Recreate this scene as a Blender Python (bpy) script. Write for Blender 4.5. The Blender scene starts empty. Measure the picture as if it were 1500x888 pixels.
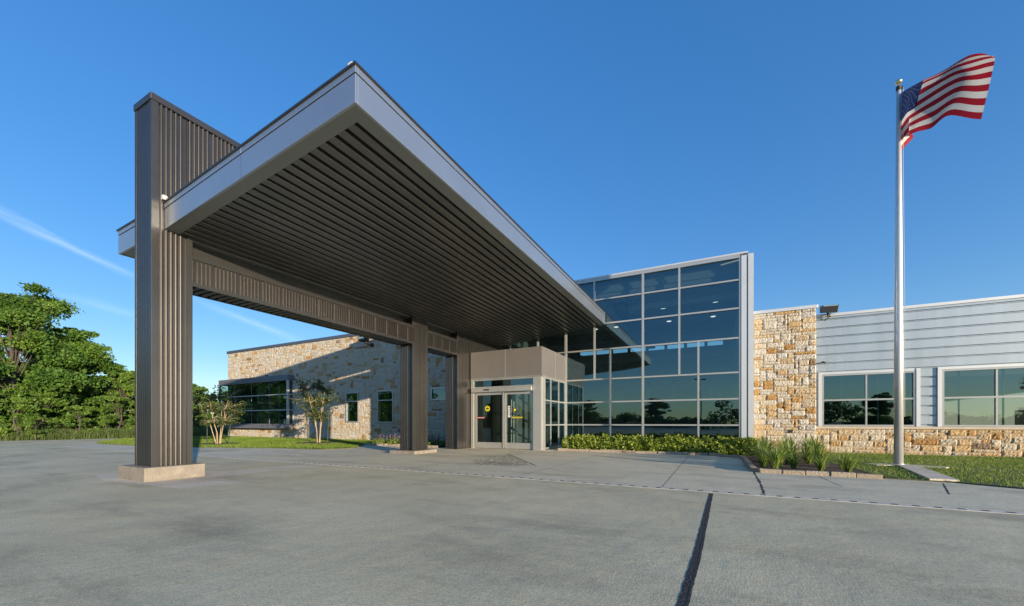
import bpy, math, random
import numpy as np
from mathutils import Vector
R = math.radians
C = bpy.context.scene.collection
sc = bpy.context.scene
rnd = random.Random(7)

# ------------------------------------------------------------------ camera, world, sun, exposure
YAW = math.atan2(298, 581)
cam_d = bpy.data.cameras.new('camera'); cam = bpy.data.objects.new('camera', cam_d); C.objects.link(cam)
cam_d.sensor_fit = 'HORIZONTAL'; cam_d.sensor_width = 36; cam_d.lens = 36*581/1500
cam_d.shift_y = (619.5-444)/1500; cam_d.clip_start = .05; cam_d.clip_end = 3000
cam.location = (0, 0, 1.05); cam.rotation_euler = (R(90), 0, YAW); sc.camera = cam

SUN_TO = Vector((2.13, -1, .29)).normalized()
SUN_EL = math.asin(SUN_TO.z); SUN_AZ = math.atan2(SUN_TO.x, SUN_TO.y)     # clockwise from +Y
w = bpy.data.worlds.new('World'); sc.world = w; w.use_nodes = True
nt = w.node_tree; N = nt.nodes; L = nt.links
bg = N['Background']; bg.inputs[1].default_value = .15
sky = N.new('ShaderNodeTexSky'); sky.sky_type = 'NISHITA'; sky.sun_disc = False
sky.sun_elevation = SUN_EL; sky.sun_rotation = SUN_AZ
sky.air_density = 1.0; sky.dust_density = .1; sky.ozone_density = 3.5
hs = N.new('ShaderNodeHueSaturation'); hs.inputs['Saturation'].default_value = 1.44
hs.inputs['Hue'].default_value = .518; hs.inputs['Value'].default_value = 1.42
gm = N.new('ShaderNodeGamma'); gm.inputs[1].default_value = .60
L.new(sky.outputs[0], gm.inputs[0]); L.new(gm.outputs[0], hs.inputs['Color'])
# thin cirrus wisps in the sky
tcw = N.new('ShaderNodeTexCoord')
def vmath(op, a, b=None):
    n = N.new('ShaderNodeVectorMath'); n.operation = op
    for i, s in enumerate((a, b)):
        if s is None: continue
        if isinstance(s, (tuple, list)): n.inputs[i].default_value = s
        else: L.new(s, n.inputs[i])
    return n.outputs['Value'] if op == 'DOT_PRODUCT' else n.outputs[0]
def wmath(op, a, b=None, clamp=False):
    n = N.new('ShaderNodeMath'); n.operation = op; n.use_clamp = clamp
    for i, s in enumerate((a, b)):
        if s is None: continue
        if isinstance(s, (int, float)): n.inputs[i].default_value = s
        else: L.new(s, n.inputs[i])
    return n.outputs[0]
prev = hs.outputs[0]
def wisp(a, b, width, strength, seed):
    global prev
    a, b = Vector(a).normalized(), Vector(b).normalized()
    nrm = a.cross(b).normalized(); mid = (a+b).normalized(); along = nrm.cross(mid).normalized()
    D = tcw.outputs['Generated']
    ns = N.new('ShaderNodeTexNoise'); ns.inputs['Scale'].default_value = 14; ns.inputs['Detail'].default_value = 7
    ns.inputs['Roughness'].default_value = .62
    mp = N.new('ShaderNodeVectorMath'); mp.operation = 'ADD'; mp.inputs[1].default_value = (seed, 0, seed*2)
    L.new(D, mp.inputs[0])
    # stretched coordinates: compress along the streak
    cx = wmath('MULTIPLY', vmath('DOT_PRODUCT', mp.outputs[0], tuple(along)), .35)
    cy = wmath('MULTIPLY', vmath('DOT_PRODUCT', mp.outputs[0], tuple(nrm)), 2.2)
    cb = N.new('ShaderNodeCombineXYZ'); L.new(cx, cb.inputs[0]); L.new(cy, cb.inputs[1]); L.new(cb.outputs[0], ns.inputs['Vector'])
    warp = wmath('MULTIPLY', wmath('SUBTRACT', ns.outputs[0], .5), width*2.6)
    d = wmath('ABSOLUTE', wmath('ADD', vmath('DOT_PRODUCT', D, tuple(nrm)), warp))
    band = wmath('SUBTRACT', 1, wmath('DIVIDE', d, width), True)
    half = math.acos(a.dot(b))/2
    t = wmath('ABSOLUTE', vmath('DOT_PRODUCT', D, tuple(along)))
    ends = wmath('SUBTRACT', 1.25, wmath('DIVIDE', t, half), True)
    front = wmath('GREATER_THAN', vmath('DOT_PRODUCT', D, tuple(mid)), 0)
    m = wmath('MULTIPLY', wmath('MULTIPLY', wmath('POWER', band, 1.5), ends), wmath('MULTIPLY', front, wmath('MULTIPLY', ns.outputs[0], strength)), True)
    mx = N.new('ShaderNodeMix'); mx.data_type = 'RGBA'; mx.inputs['B'].default_value = (3.6, 4.2, 4.9, 1)
    L.new(m, mx.inputs['Factor']); L.new(prev, mx.inputs['A']); prev = mx.outputs['Result']
wisp((-0.9364, 0.1513, 0.3168), (-0.9118, 0.3214, 0.2556), .013, .5, 1.3)
wisp((-0.8869, 0.3981, 0.2345), (-0.8015, 0.5725, 0.1725), .014, .3, 4.1)
wisp((-0.93, 0.22, 0.205), (-0.90, 0.36, 0.185), .012, .2, 7.7)
L.new(prev, bg.inputs[0])

sun_d = bpy.data.lights.new('sun', 'SUN'); sun = bpy.data.objects.new('sun', sun_d); C.objects.link(sun)
sun_d.energy = 4.4; sun_d.angle = R(.5); sun_d.color = (1, .83, .62)
sun.rotation_euler = SUN_TO.to_track_quat('Z', 'Y').to_euler(); sun.location = (60, -30, 40)
sc.view_settings.view_transform = 'Standard'; sc.view_settings.look = 'None'
sc.view_settings.exposure = 1.05; sc.view_settings.gamma = 1; sc.view_settings.use_curve_mapping = False

# ------------------------------------------------------------------ materials
def mat(name, col, rough=.6, metal=0, var=.0, vscale=3, bump=0, bscale=40, spec=.5, stretch=None, col2=None):
    m = bpy.data.materials.new(name); m.use_nodes = True
    t = m.node_tree; b = t.nodes['Principled BSDF']
    b.inputs['Base Color'].default_value = (*col, 1); b.inputs['Roughness'].default_value = rough
    b.inputs['Metallic'].default_value = metal; b.inputs['Specular IOR Level'].default_value = spec
    tc = t.nodes.new('ShaderNodeTexCoord'); src = tc.outputs['Object']
    if stretch:
        mp = t.nodes.new('ShaderNodeMapping'); mp.inputs['Scale'].default_value = stretch
        t.links.new(src, mp.inputs[0]); src = mp.outputs[0]
    if var:
        n = t.nodes.new('ShaderNodeTexNoise'); n.inputs['Scale'].default_value = vscale; n.inputs['Detail'].default_value = 6
        n.inputs['Roughness'].default_value = .6
        r = t.nodes.new('ShaderNodeValToRGB')
        c2 = col2 or tuple(c*(1+var) for c in col)
        r.color_ramp.elements[0].position = .3; r.color_ramp.elements[1].position = .72
        r.color_ramp.elements[0].color = (*[c*(1-var) for c in col], 1); r.color_ramp.elements[1].color = (*c2, 1)
        t.links.new(src, n.inputs['Vector']); t.links.new(n.outputs[0], r.inputs[0]); t.links.new(r.outputs[0], b.inputs['Base Color'])
    if bump:
        n = t.nodes.new('ShaderNodeTexNoise'); n.inputs['Scale'].default_value = bscale; n.inputs['Detail'].default_value = 4
        bp = t.nodes.new('ShaderNodeBump'); bp.inputs['Strength'].default_value = bump; bp.inputs['Distance'].default_value = .02
        t.links.new(src, n.inputs['Vector']); t.links.new(n.outputs[0], bp.inputs['Height']); t.links.new(bp.outputs[0], b.inputs['Normal'])
    return m

def emis(name, col, s):
    m = bpy.data.materials.new(name); m.use_nodes = True; b = m.node_tree.nodes['Principled BSDF']
    b.inputs['Base Color'].default_value = (*col, 1); b.inputs['Emission Color'].default_value = (*col, 1); b.inputs['Emission Strength'].default_value = s
    return m

def glass_mat(name, tint, base, graze):
    m = bpy.data.materials.new(name); m.use_nodes = True; t = m.node_tree
    t.nodes.remove(t.nodes['Principled BSDF']); out = t.nodes['Material Output']
    tr = t.nodes.new('ShaderNodeBsdfTransparent'); tr.inputs[0].default_value = (*tint, 1)
    gl = t.nodes.new('ShaderNodeBsdfGlossy'); gl.inputs['Roughness'].default_value = .004; gl.inputs[0].default_value = (.50, .74, .83, 1)
    lw = t.nodes.new('ShaderNodeFresnel'); lw.inputs[0].default_value = 1.5
    mr = t.nodes.new('ShaderNodeMapRange'); mr.inputs[1].default_value = .04; mr.inputs[2].default_value = .6
    mr.inputs[3].default_value = base; mr.inputs[4].default_value = graze
    # faint waviness of float glass
    tc = t.nodes.new('ShaderNodeTexCoord'); n = t.nodes.new('ShaderNodeTexNoise'); n.inputs['Scale'].default_value = .9
    bp = t.nodes.new('ShaderNodeBump'); bp.inputs['Strength'].default_value = .02; bp.inputs['Distance'].default_value = .05
    t.links.new(tc.outputs['Object'], n.inputs['Vector']); t.links.new(n.outputs[0], bp.inputs['Height']); t.links.new(bp.outputs[0], gl.inputs['Normal'])
    mx = t.nodes.new('ShaderNodeMixShader')
    t.links.new(lw.outputs[0], mr.inputs[0]); t.links.new(mr.outputs[0], mx.inputs[0])
    t.links.new(tr.outputs[0], mx.inputs[1]); t.links.new(gl.outputs[0], mx.inputs[2]); t.links.new(mx.outputs[0], out.inputs[0])
    return m

def leaf_mat(name, c_dark, c_mid, c_light, scale=.5, rough=.5, trans=.35):
    m = bpy.data.materials.new(name); m.use_nodes = True; t = m.node_tree
    b = t.nodes['Principled BSDF']; b.inputs['Roughness'].default_value = rough; b.inputs['Specular IOR Level'].default_value = .35
    at = t.nodes.new('ShaderNodeAttribute'); at.attribute_name = 'tone'
    tc = t.nodes.new('ShaderNodeTexCoord'); n = t.nodes.new('ShaderNodeTexNoise'); n.inputs['Scale'].default_value = scale
    t.links.new(tc.outputs['Object'], n.inputs['Vector'])
    a = t.nodes.new('ShaderNodeMath'); a.operation = 'MULTIPLY_ADD'; a.inputs[1].default_value = .5
    s = t.nodes.new('ShaderNodeMath'); s.operation = 'MULTIPLY'; s.inputs[1].default_value = .5
    t.links.new(n.outputs[0], s.inputs[0]); t.links.new(at.outputs['Fac'], a.inputs[0]); t.links.new(s.outputs[0], a.inputs[2])
    r = t.nodes.new('ShaderNodeValToRGB'); e = r.color_ramp.elements
    e[0].position = .2; e[0].color = (*c_dark, 1); e[1].position = .85; e[1].color = (*c_light, 1)
    k = e.new(.5); k.color = (*c_mid, 1)
    t.links.new(a.outputs[0], r.inputs[0]); t.links.new(r.outputs[0], b.inputs['Base Color'])
    tl = t.nodes.new('ShaderNodeBsdfTranslucent'); t.links.new(r.outputs[0], tl.inputs[0])
    mx = t.nodes.new('ShaderNodeMixShader'); mx.inputs[0].default_value = trans
    t.links.new(b.outputs[0], mx.inputs[1]); t.links.new(tl.outputs[0], mx.inputs[2]); t.links.new(mx.outputs[0], t.nodes['Material Output'].inputs[0])
    return m

def stone_mat(name, stops):
    m = bpy.data.materials.new(name); m.use_nodes = True; t = m.node_tree; b = t.nodes['Principled BSDF']
    b.inputs['Roughness'].default_value = .92; b.inputs['Specular IOR Level'].default_value = .15
    at = t.nodes.new('ShaderNodeAttribute'); at.attribute_name = 'tone'
    tc = t.nodes.new('ShaderNodeTexCoord')
    n1 = t.nodes.new('ShaderNodeTexNoise'); n1.inputs['Scale'].default_value = 9; n1.inputs['Detail'].default_value = 5
    n2 = t.nodes.new('ShaderNodeTexNoise'); n2.inputs['Scale'].default_value = 34; n2.inputs['Detail'].default_value = 6
    for n in (n1, n2): t.links.new(tc.outputs['Object'], n.inputs['Vector'])
    a = t.nodes.new('ShaderNodeMath'); a.operation = 'SUBTRACT'; a.inputs[1].default_value = .5; t.links.new(n1.outputs[0], a.inputs[0])
    a2 = t.nodes.new('ShaderNodeMath'); a2.operation = 'MULTIPLY_ADD'; a2.inputs[1].default_value = .38
    t.links.new(a.outputs[0], a2.inputs[0]); t.links.new(at.outputs['Fac'], a2.inputs[2])
    r = t.nodes.new('ShaderNodeValToRGB'); e = r.color_ramp.elements
    e[0].position = stops[0][0]; e[0].color = (*stops[0][1], 1); e[1].position = stops[-1][0]; e[1].color = (*stops[-1][1], 1)
    for p, c in stops[1:-1]: e.new(p).color = (*c, 1)
    t.links.new(a2.outputs[0], r.inputs[0])
    mx = t.nodes.new('ShaderNodeMix'); mx.data_type = 'RGBA'; mx.blend_type = 'MULTIPLY'; mx.inputs['Factor'].default_value = .55
    r2 = t.nodes.new('ShaderNodeValToRGB'); r2.color_ramp.elements[0].position = .32; r2.color_ramp.elements[1].position = .6
    r2.color_ramp.elements[0].color = (.5, .45, .4, 1); r2.color_ramp.elements[1].color = (1, 1, 1, 1)
    t.links.new(n2.outputs[0], r2.inputs[0]); t.links.new(r.outputs[0], mx.inputs['A']); t.links.new(r2.outputs[0], mx.inputs['B'])
    t.links.new(mx.outputs['Result'], b.inputs['Base Color'])
    bp = t.nodes.new('ShaderNodeBump'); bp.inputs['Strength'].default_value = .9; bp.inputs['Distance'].default_value = .02
    t.links.new(n2.outputs[0], bp.inputs['Height']); t.links.new(bp.outputs[0], b.inputs['Normal'])
    return m

def concrete_mat(name, base, dark, light, warm):
    m = bpy.data.materials.new(name); m.use_nodes = True; t = m.node_tree; b = t.nodes['Principled BSDF']
    b.inputs['Roughness'].default_value = .85; b.inputs['Specular IOR Level'].default_value = .3
    tc = t.nodes.new('ShaderNodeTexCoord'); O = tc.outputs['Object']
    def noise(scale, det=6, rough=.6, st=None):
        n = t.nodes.new('ShaderNodeTexNoise'); n.inputs['Scale'].default_value = scale; n.inputs['Detail'].default_value = det; n.inputs['Roughness'].default_value = rough
        if st:
            mp = t.nodes.new('ShaderNodeMapping'); mp.inputs['Scale'].default_value = st; mp.inputs['Rotation'].default_value = (0, 0, .25)
            t.links.new(O, mp.inputs[0]); t.links.new(mp.outputs[0], n.inputs['Vector'])
        else: t.links.new(O, n.inputs['Vector'])
        return n.outputs[0]
    def ramp(src, p0, p1, c0, c1):
        r = t.nodes.new('ShaderNodeValToRGB'); e = r.color_ramp.elements
        e[0].position = p0; e[1].position = p1; e[0].color = (*c0, 1); e[1].color = (*c1, 1); t.links.new(src, r.inputs[0]); return r.outputs[0]
    def mix(f, a, bb, mode='MIX'):
        x = t.nodes.new('ShaderNodeMix'); x.data_type = 'RGBA'; x.blend_type = mode
        if isinstance(f, (int, float)): x.inputs['Factor'].default_value = f
        else: t.links.new(f, x.inputs['Factor'])
        t.links.new(a, x.inputs['A']); t.links.new(bb, x.inputs['B']); return x.outputs['Result']
    c = ramp(noise(.55, 8, .62), .34, .66, dark, light)
    c2 = ramp(noise(.9, 6, .6, (.35, 1.6, 1)), .38, .64, base, warm)
    c = mix(.45, c, c2)
    st = ramp(noise(.8, 7, .65, (.5, 1.3, 1)), .50, .70, (1, 1, 1), (.56, .56, .58))
    c = mix(.8, c, st, 'MULTIPLY')
    sp = ramp(noise(38, 5, .8), .30, .68, (.66, .66, .66), (1.22, 1.21, 1.19))
    c = mix(.8, c, sp, 'MULTIPLY')
    sp = ramp(noise(120, 2), .3, .62, (.45, .45, .45), (1.16, 1.16, 1.16))
    c = mix(.75, c, sp, 'MULTIPLY')
    pit = ramp(noise(14, 8, .75), .33, .42, (.62, .58, .54), (1, 1, 1))
    c = mix(.7, c, pit, 'MULTIPLY')
    # hairline cracks, scuffs and small rusty specks
    vo = t.nodes.new('ShaderNodeTexVoronoi'); vo.feature = 'DISTANCE_TO_EDGE'; vo.inputs['Scale'].default_value = .16
    wn = t.nodes.new('ShaderNodeTexNoise'); wn.inputs['Scale'].default_value = 1.1; wn.inputs['Detail'].default_value = 8; t.links.new(O, wn.inputs['Vector'])
    wv = t.nodes.new('ShaderNodeVectorMath'); wv.operation = 'MULTIPLY_ADD'; wv.inputs[1].default_value = (1.6, 1.6, 0)
    t.links.new(wn.outputs['Color'], wv.inputs[0]); t.links.new(O, wv.inputs[2]); t.links.new(wv.outputs[0], vo.inputs['Vector'])
    c = mix(.18, c, ramp(vo.outputs['Distance'], .0006, .0016, (.45, .43, .40), (1, 1, 1)), 'MULTIPLY')
    c = mix(.6, c, ramp(noise(2.6, 10, .8), .60, .68, (1, 1, 1), (.80, .78, .76)), 'MULTIPLY')
    c = mix(.8, c, ramp(noise(5.5, 2, .5), .74, .78, (1, 1, 1), (.85, .66, .42)), 'MULTIPLY')
    c = mix(.7, c, ramp(noise(3.1, 9, .75, (2.2, .35, 1)), .62, .70, (1, 1, 1), (1.16, 1.16, 1.15)), 'MULTIPLY')
    t.links.new(c, b.inputs['Base Color'])
    bp = t.nodes.new('ShaderNodeBump'); bp.inputs['Strength'].default_value = .22; bp.inputs['Distance'].default_value = .005
    br = noise(70, 3, .6, (1, .25, 1)); t.links.new(br, bp.inputs['Height'])
    bp2 = t.nodes.new('ShaderNodeBump'); bp2.inputs['Strength'].default_value = .25; bp2.inputs['Distance'].default_value = .05
    t.links.new(noise(1.2, 4), bp2.inputs['Height']); t.links.new(bp.outputs[0], bp2.inputs['Normal'])
    t.links.new(bp2.outputs[0], b.inputs['Normal'])
    return m

M = {}
M['bronze'] = mat('bronze_metal', (.105, .099, .093), .36, .9, .08, 2, spec=.5)
M['bronze_dark'] = mat('dark_bronze_metal', (.10, .096, .092), .38, .85, .08, 2)
M['soffit'] = mat('bronze_soffit', (.19, .185, .17), .36, .8, .12, 1.2)
M['black'] = mat('black_reveal', (.012, .012, .012), .6)
M['silver'] = mat('silver_composite_panel', (.42, .46, .50), .36, .85, .05, .8)
M['border'] = mat('grey_soffit_border', (.27, .275, .25), .5, .35, .05, 1)
M['alu'] = mat('clear_anodised_aluminium', (.46, .46, .44), .36, .6, .05, 3)
M['alu_matt'] = mat('satin_aluminium_panel', (.60, .62, .63), .45, .5, .04, 1.2)
M['pale'] = mat('pale_grey_metal_cladding', (.41, .465, .505), .40, .6, .09, .7, stretch=(3, 1, .4))
M['mauve'] = mat('taupe_composite_panel', (.22, .205, .195), .4, .45, .05, 1.5)
M['slate'] = mat('slate_grey_metal', (.20, .21, .25), .4, .4, .06, 1)
M['coping_dark'] = mat('dark_blue_grey_coping', (.10, .115, .15), .4, .4, .05, 1)
M['limestone'] = mat('cast_limestone', (.50, .42, .31), .85, 0, .12, 6, .2, 60)
M['mortar'] = mat('lime_mortar', (.42, .36, .27), .95, 0, .15, 12, .4, 50)
M['plinth'] = mat('cast_concrete_plinth', (.22, .195, .16), .9, 0, .25, 5, .5, 40)
M['interior'] = mat('interior_paint', (.42, .42, .40), .8, 0, .05, 1)
M['ceiling'] = mat('ceiling_tile', (.62, .62, .60), .8, 0, .05, 1)
M['carpet'] = mat('interior_floor', (.16, .15, .14), .7, 0, .1, 2)
M['dark_int'] = mat('dark_interior', (.05, .05, .05), .8, 0, .1, 1)
M['dropduct'] = mat('dark_duct', (.06, .06, .065), .6)
M['wood_int'] = mat('warm_interior_wall', (.33, .27, .2), .7, 0, .1, 1.2)
M['lamp'] = emis('ceiling_lamp_glow', (1, .95, .85), .9)
M['glass'] = glass_mat('tinted_glass', (.44, .58, .57), .19, .75)
M['glass_door'] = glass_mat('clear_door_glass', (.62, .72, .70), .10, .6)
M['stone'] = stone_mat('limestone_ashlar', [(.0, (.53, .505, .46)), (.32, (.56, .505, .41)), (.55, (.52, .43, .30)), (.72, (.50, .35, .18)), (.88, (.42, .235, .08)), (1, (.26, .19, .13))])
M['stone_edge'] = stone_mat('edging_stone', [(.0, (.42, .36, .28)), (.6, (.38, .31, .23)), (1, (.36, .26, .17))])
M['apron'] = concrete_mat('apron_concrete', (.67, .60, .39), (.49, .445, .30), (.78, .70, .465), (.72, .615, .37))
M['walk'] = concrete_mat('walk_concrete', (.71, .645, .455), (.58, .53, .38), (.78, .715, .53), (.74, .65, .43))
M['pad'] = concrete_mat('pad_concrete', (.74, .65, .50), (.64, .565, .44), (.80, .71, .56), (.76, .64, .46))
M['joint'] = mat('joint_filler', (.03, .03, .032), .8, 0, .3, 20, .6, 60)
M['joint_light'] = mat('tooled_joint', (.20, .20, .19), .9, 0, .2, 10)
M['drain'] = mat('galvanised_drain', (.62, .58, .48), .6, .2, .25, 8)
M['slot'] = mat('drain_slot', (.02, .02, .02), .9)
M['mulch'] = mat('bark_mulch', (.055, .035, .024), .95, 0, .5, 30, 1, 60, col2=(.10, .066, .045))
M['soil'] = mat('lawn_soil', (.08, .10, .03), .95, 0, .35, 3, .6, 40, col2=(.17, .15, .065))
M['field'] = mat('far_grass_ground', (.05, .075, .022), .95, 0, .35, .15, .3, 8)
M['bark'] = mat('grey_bark', (.075, .062, .05), .9, 0, .3, 8, .6, 30, stretch=(1, 1, .2))
M['bark_pale'] = mat('pale_smooth_bark', (.36, .27, .18), .8, 0, .25, 9, .2, 30)
M['stake'] = mat('dark_green_stake', (.03, .045, .04), .7)
M['pole'] = mat('satin_aluminium_pole', (.62, .62, .60), .38, .5, .04, 4)
M['gold'] = mat('gold_ball', (.75, .62, .34), .3, .9)
def cloth(name, c):
    m = leaf_mat(name, tuple(x*.94 for x in c), c, tuple(x*1.05 for x in c), 3, .8, .35); return m
M['fl_red'] = cloth('flag_red', (.30, .012, .028)); M['fl_white'] = cloth('flag_white', (.60, .59, .58)); M['fl_blue'] = cloth('flag_blue', (.014, .022, .085))
M['white_tin'] = mat('bright_flashing', (.5, .5, .48), .6)
M['lampcase'] = mat('dark_lamp_housing', (.035, .03, .026), .5, .3)
M['lens'] = mat('lamp_lens', (.30, .38, .36), .12, .2)
M['yellow'] = mat('yellow_sticker', (.70, .60, .02), .5)
M['redtape'] = mat('red_sticker', (.45, .05, .05), .5)
M['ink'] = mat('black_ink', (.02, .02, .02), .5)
M['paper'] = mat('white_paper', (.6, .6, .58), .6)
M['leaf'] = leaf_mat('oak_leaf', (.018, .055, .009), (.075, .158, .024), (.20, .31, .045), .35)
M['leaf_b'] = leaf_mat('understory_leaf', (.028, .07, .011), (.10, .19, .028), (.25, .35, .058), .5)
M['leaf_h'] = leaf_mat('hedge_leaf', (.05, .09, .012), (.22, .30, .035), (.60, .62, .13), 2)
M['leaf_m'] = leaf_mat('young_tree_leaf', (.03, .05, .014), (.07, .10, .025), (.16, .17, .05), 1)
M['blade'] = leaf_mat('lawn_blade', (.09, .16, .018), (.19, .29, .035), (.36, .38, .10), .5, .6, .4)
M['tall'] = leaf_mat('tall_grass_blade', (.05, .085, .025), (.11, .165, .045), (.22, .25, .09), .4, .6, .4)
M['strap'] = leaf_mat('strap_leaf', (.07, .12, .025), (.19, .27, .05), (.46, .48, .13), 3, .45, .35)
M['mauve_fl'] = leaf_mat('mauve_flower', (.14, .09, .13), (.22, .14, .20), (.30, .20, .28), 3)

# ------------------------------------------------------------------ helpers
def tag(o, label=None, cat=None, group=None, kind=None):
    if label: o['label'] = label
    if cat: o['category'] = cat
    if group: o['group'] = group
    if kind: o['kind'] = kind
    return o
def empty(name, loc, label, cat, group=None, rz=0):
    o = bpy.data.objects.new(name, None); C.objects.link(o); o.location = loc; o.rotation_euler = (0, 0, rz)
    o.empty_display_size = .2
    return tag(o, label, cat, group)
def origin(p):
    v = Vector((0, 0, 0))
    while p is not None: v += p.location; p = p.parent
    return v
class MB:
    def __init__(s): s.v = []; s.f = []; s.m = []; s.t = []
    def face(s, idx, mi=0, tone=0): s.f.append(idx); s.m.append(mi); s.t.append(tone)
    def poly(s, pts, mi=0, tone=0):
        i = len(s.v); s.v += [tuple(p) for p in pts]; s.face(tuple(range(i, i+len(pts))), mi, tone)
    def hexa(s, p, mi=0, tone=0):      # p: 4 bottom, 4 top
        i = len(s.v); s.v += [tuple(q) for q in p]
        for q in ((3, 2, 1, 0), (4, 5, 6, 7), (0, 1, 5, 4), (1, 2, 6, 5), (2, 3, 7, 6), (3, 0, 4, 7)):
            s.face(tuple(i+k for k in q), mi, tone)
    def box(s, x0, x1, y0, y1, z0, z1, mi=0, tone=0):
        s.hexa([(x0, y0, z0), (x1, y0, z0), (x1, y1, z0), (x0, y1, z0), (x0, y0, z1), (x1, y0, z1), (x1, y1, z1), (x0, y1, z1)], mi, tone)
    def prism(s, poly, z0, z1, mi=0):
        n = len(poly); i = len(s.v)
        s.v += [(x, y, z0) for x, y in poly] + [(x, y, z1) for x, y in poly]
        s.face(tuple(range(i+n, i+2*n)), mi); s.face(tuple(range(i+n-1, i-1, -1)), mi)
        for k in range(n):
            j = (k+1) % n; s.face((i+k, i+j, i+n+j, i+n+k), mi)
    def tube(s, path, rad, n=8, mi=0, cap=True):
        path = [Vector(p) for p in path]; i0 = len(s.v)
        for k, p in enumerate(path):
            d = (path[min(k+1, len(path)-1)]-path[max(k-1, 0)]).normalized()
            a = d.orthogonal().normalized(); 
            if abs(d.z) > .2: a = (Vector((1, 0, 0))-d*d.x).normalized()
            b = d.cross(a)
            r = rad[k] if isinstance(rad, (list, tuple)) else rad
            for q in range(n):
                an = 2*math.pi*q/n; s.v.append(tuple(p+(a*math.cos(an)+b*math.sin(an))*r))
        for k in range(len(path)-1):
            for q in range(n):
                a = i0+k*n+q; b = i0+k*n+(q+1) % n; s.face((a, b, b+n, a+n), mi)
        if cap:
            s.face(tuple(range(i0+n-1, i0-1, -1)), mi); e = i0+(len(path)-1)*n; s.face(tuple(range(e, e+n)), mi)
    def ball(s, c, r, mi=0, nu=14, nv=9, sz=1):
        i = len(s.v)
        for a in range(nv+1):
            th = math.pi*a/nv
            for b in range(nu):
                ph = 2*math.pi*b/nu; s.v.append((c[0]+r*math.sin(th)*math.cos(ph), c[1]+r*math.sin(th)*math.sin(ph), c[2]+r*sz*math.cos(th)))
        for a in range(nv):
            for b in range(nu):
                p = i+a*nu+b; q = i+a*nu+(b+1) % nu; s.face((p, q, q+nu, p+nu), mi)
    def corr(s, o, d, nrm, ext, length, pitch=.0745, depth=.034, group=6, mi=0, valley=.40, seam=.03, sl=.06, ch=.09):
        """ribbed sheet: profile along d from o, ribs stand out along nrm, extruded by ext"""
        o, d, nrm, ext = Vector(o), Vector(d), Vector(nrm), Vector(ext)
        pr = [(0, 0)]; x = 0; k = 0
        while x < length-1e-4:
            v = pitch*valley + (seam if group and k % group == group-1 else 0)
            for dx, h in ((v, 0), (pitch*sl, .86), (pitch*ch, 1), (pitch*(1-valley-2*sl-2*ch), 1), (pitch*ch, .86), (pitch*sl, 0)):
                x += dx
                if x >= length: pr.append((length, h)); break
                pr.append((x, h))
            k += 1
        i = len(s.v)
        for x, h in pr:
            p = o+d*x+nrm*(h*depth); s.v.append(tuple(p)); s.v.append(tuple(p+ext))
        for k in range(len(pr)-1):
            a = i+2*k; s.face((a, a+2, a+3, a+1), mi)
    def build(s, name, mats, parent=None, smooth=False, tones=False, bevel=0):
        me = bpy.data.meshes.new(name); o0 = origin(parent)
        v = [(x-o0.x, y-o0.y, z-o0.z) for x, y, z in s.v]
        me.from_pydata(v, [], s.f)
        for m in (mats if isinstance(mats, (list, tuple)) else [mats]): me.materials.append(m)
        me.polygons.foreach_set('material_index', s.m)
        if smooth: me.polygons.foreach_set('use_smooth', [True]*len(s.f))
        if tones:
            at = me.attributes.new('tone', 'FLOAT', 'FACE'); at.data.foreach_set('value', [float(x) for x in s.t])
        me.update(); o = bpy.data.objects.new(name, me); C.objects.link(o); o.parent = parent
        if bevel:
            b = o.modifiers.new('bevel', 'BEVEL'); b.width = bevel; b.segments = 2; b.limit_method = 'ANGLE'
        return o
def each(mb, name, mats, parent):
    """every box of the builder becomes a part of its own"""
    for k in range(0, len(mb.f), 6):
        idx = sorted({i for f in mb.f[k:k+6] for i in f}); o0 = idx[0]; p = MB(); p.v = [mb.v[i] for i in idx]
        p.f = [tuple(i-o0 for i in f) for f in mb.f[k:k+6]]; p.m = mb.m[k:k+6]; p.t = mb.t[k:k+6]; p.build(name, mats, parent)
def np_mesh(name, verts, nper, m, parent=None, tone=None, smooth=False):
    """verts: (N, nper, 3) separate polygons"""
    n = verts.shape[0]; me = bpy.data.meshes.new(name); o0 = np.array(origin(parent))
    vv = (verts.reshape(-1, 3)-o0).astype(np.float32)
    me.vertices.add(n*nper); me.vertices.foreach_set('co', vv.ravel())
    me.loops.add(n*nper); me.loops.foreach_set('vertex_index', np.arange(n*nper, dtype=np.int32))
    me.polygons.add(n); me.polygons.foreach_set('loop_start', np.arange(0, n*nper, nper, dtype=np.int32))
    me.polygons.foreach_set('loop_total', np.full(n, nper, dtype=np.int32))
    me.materials.append(m)
    if tone is not None:
        at = me.attributes.new('tone', 'FLOAT', 'FACE'); at.data.foreach_set('value', tone.astype(np.float32))
    me.update(calc_edges=True); me.validate()
    o = bpy.data.objects.new(name, me); C.objects.link(o); o.parent = parent
    return o
def leaves(centers, size, rng, up=.4, aspect=.62):
    n = len(centers); nr = rng.normal(size=(n, 3)); nr[:, 2] += up; nr /= np.linalg.norm(nr, axis=1)[:, None]
    t = rng.normal(size=(n, 3)); t -= nr*np.sum(t*nr, 1)[:, None]; t /= np.linalg.norm(t, axis=1)[:, None]
    b = np.cross(nr, t); s = size*rng.uniform(.65, 1.35, n)[:, None]
    c = centers
    return np.stack([c-t*s*.5, c+b*s*aspect*.5-t*s*.05, c+t*s*.5+nr*s*.08, c-b*s*aspect*.5-t*s*.05], 1)
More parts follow.
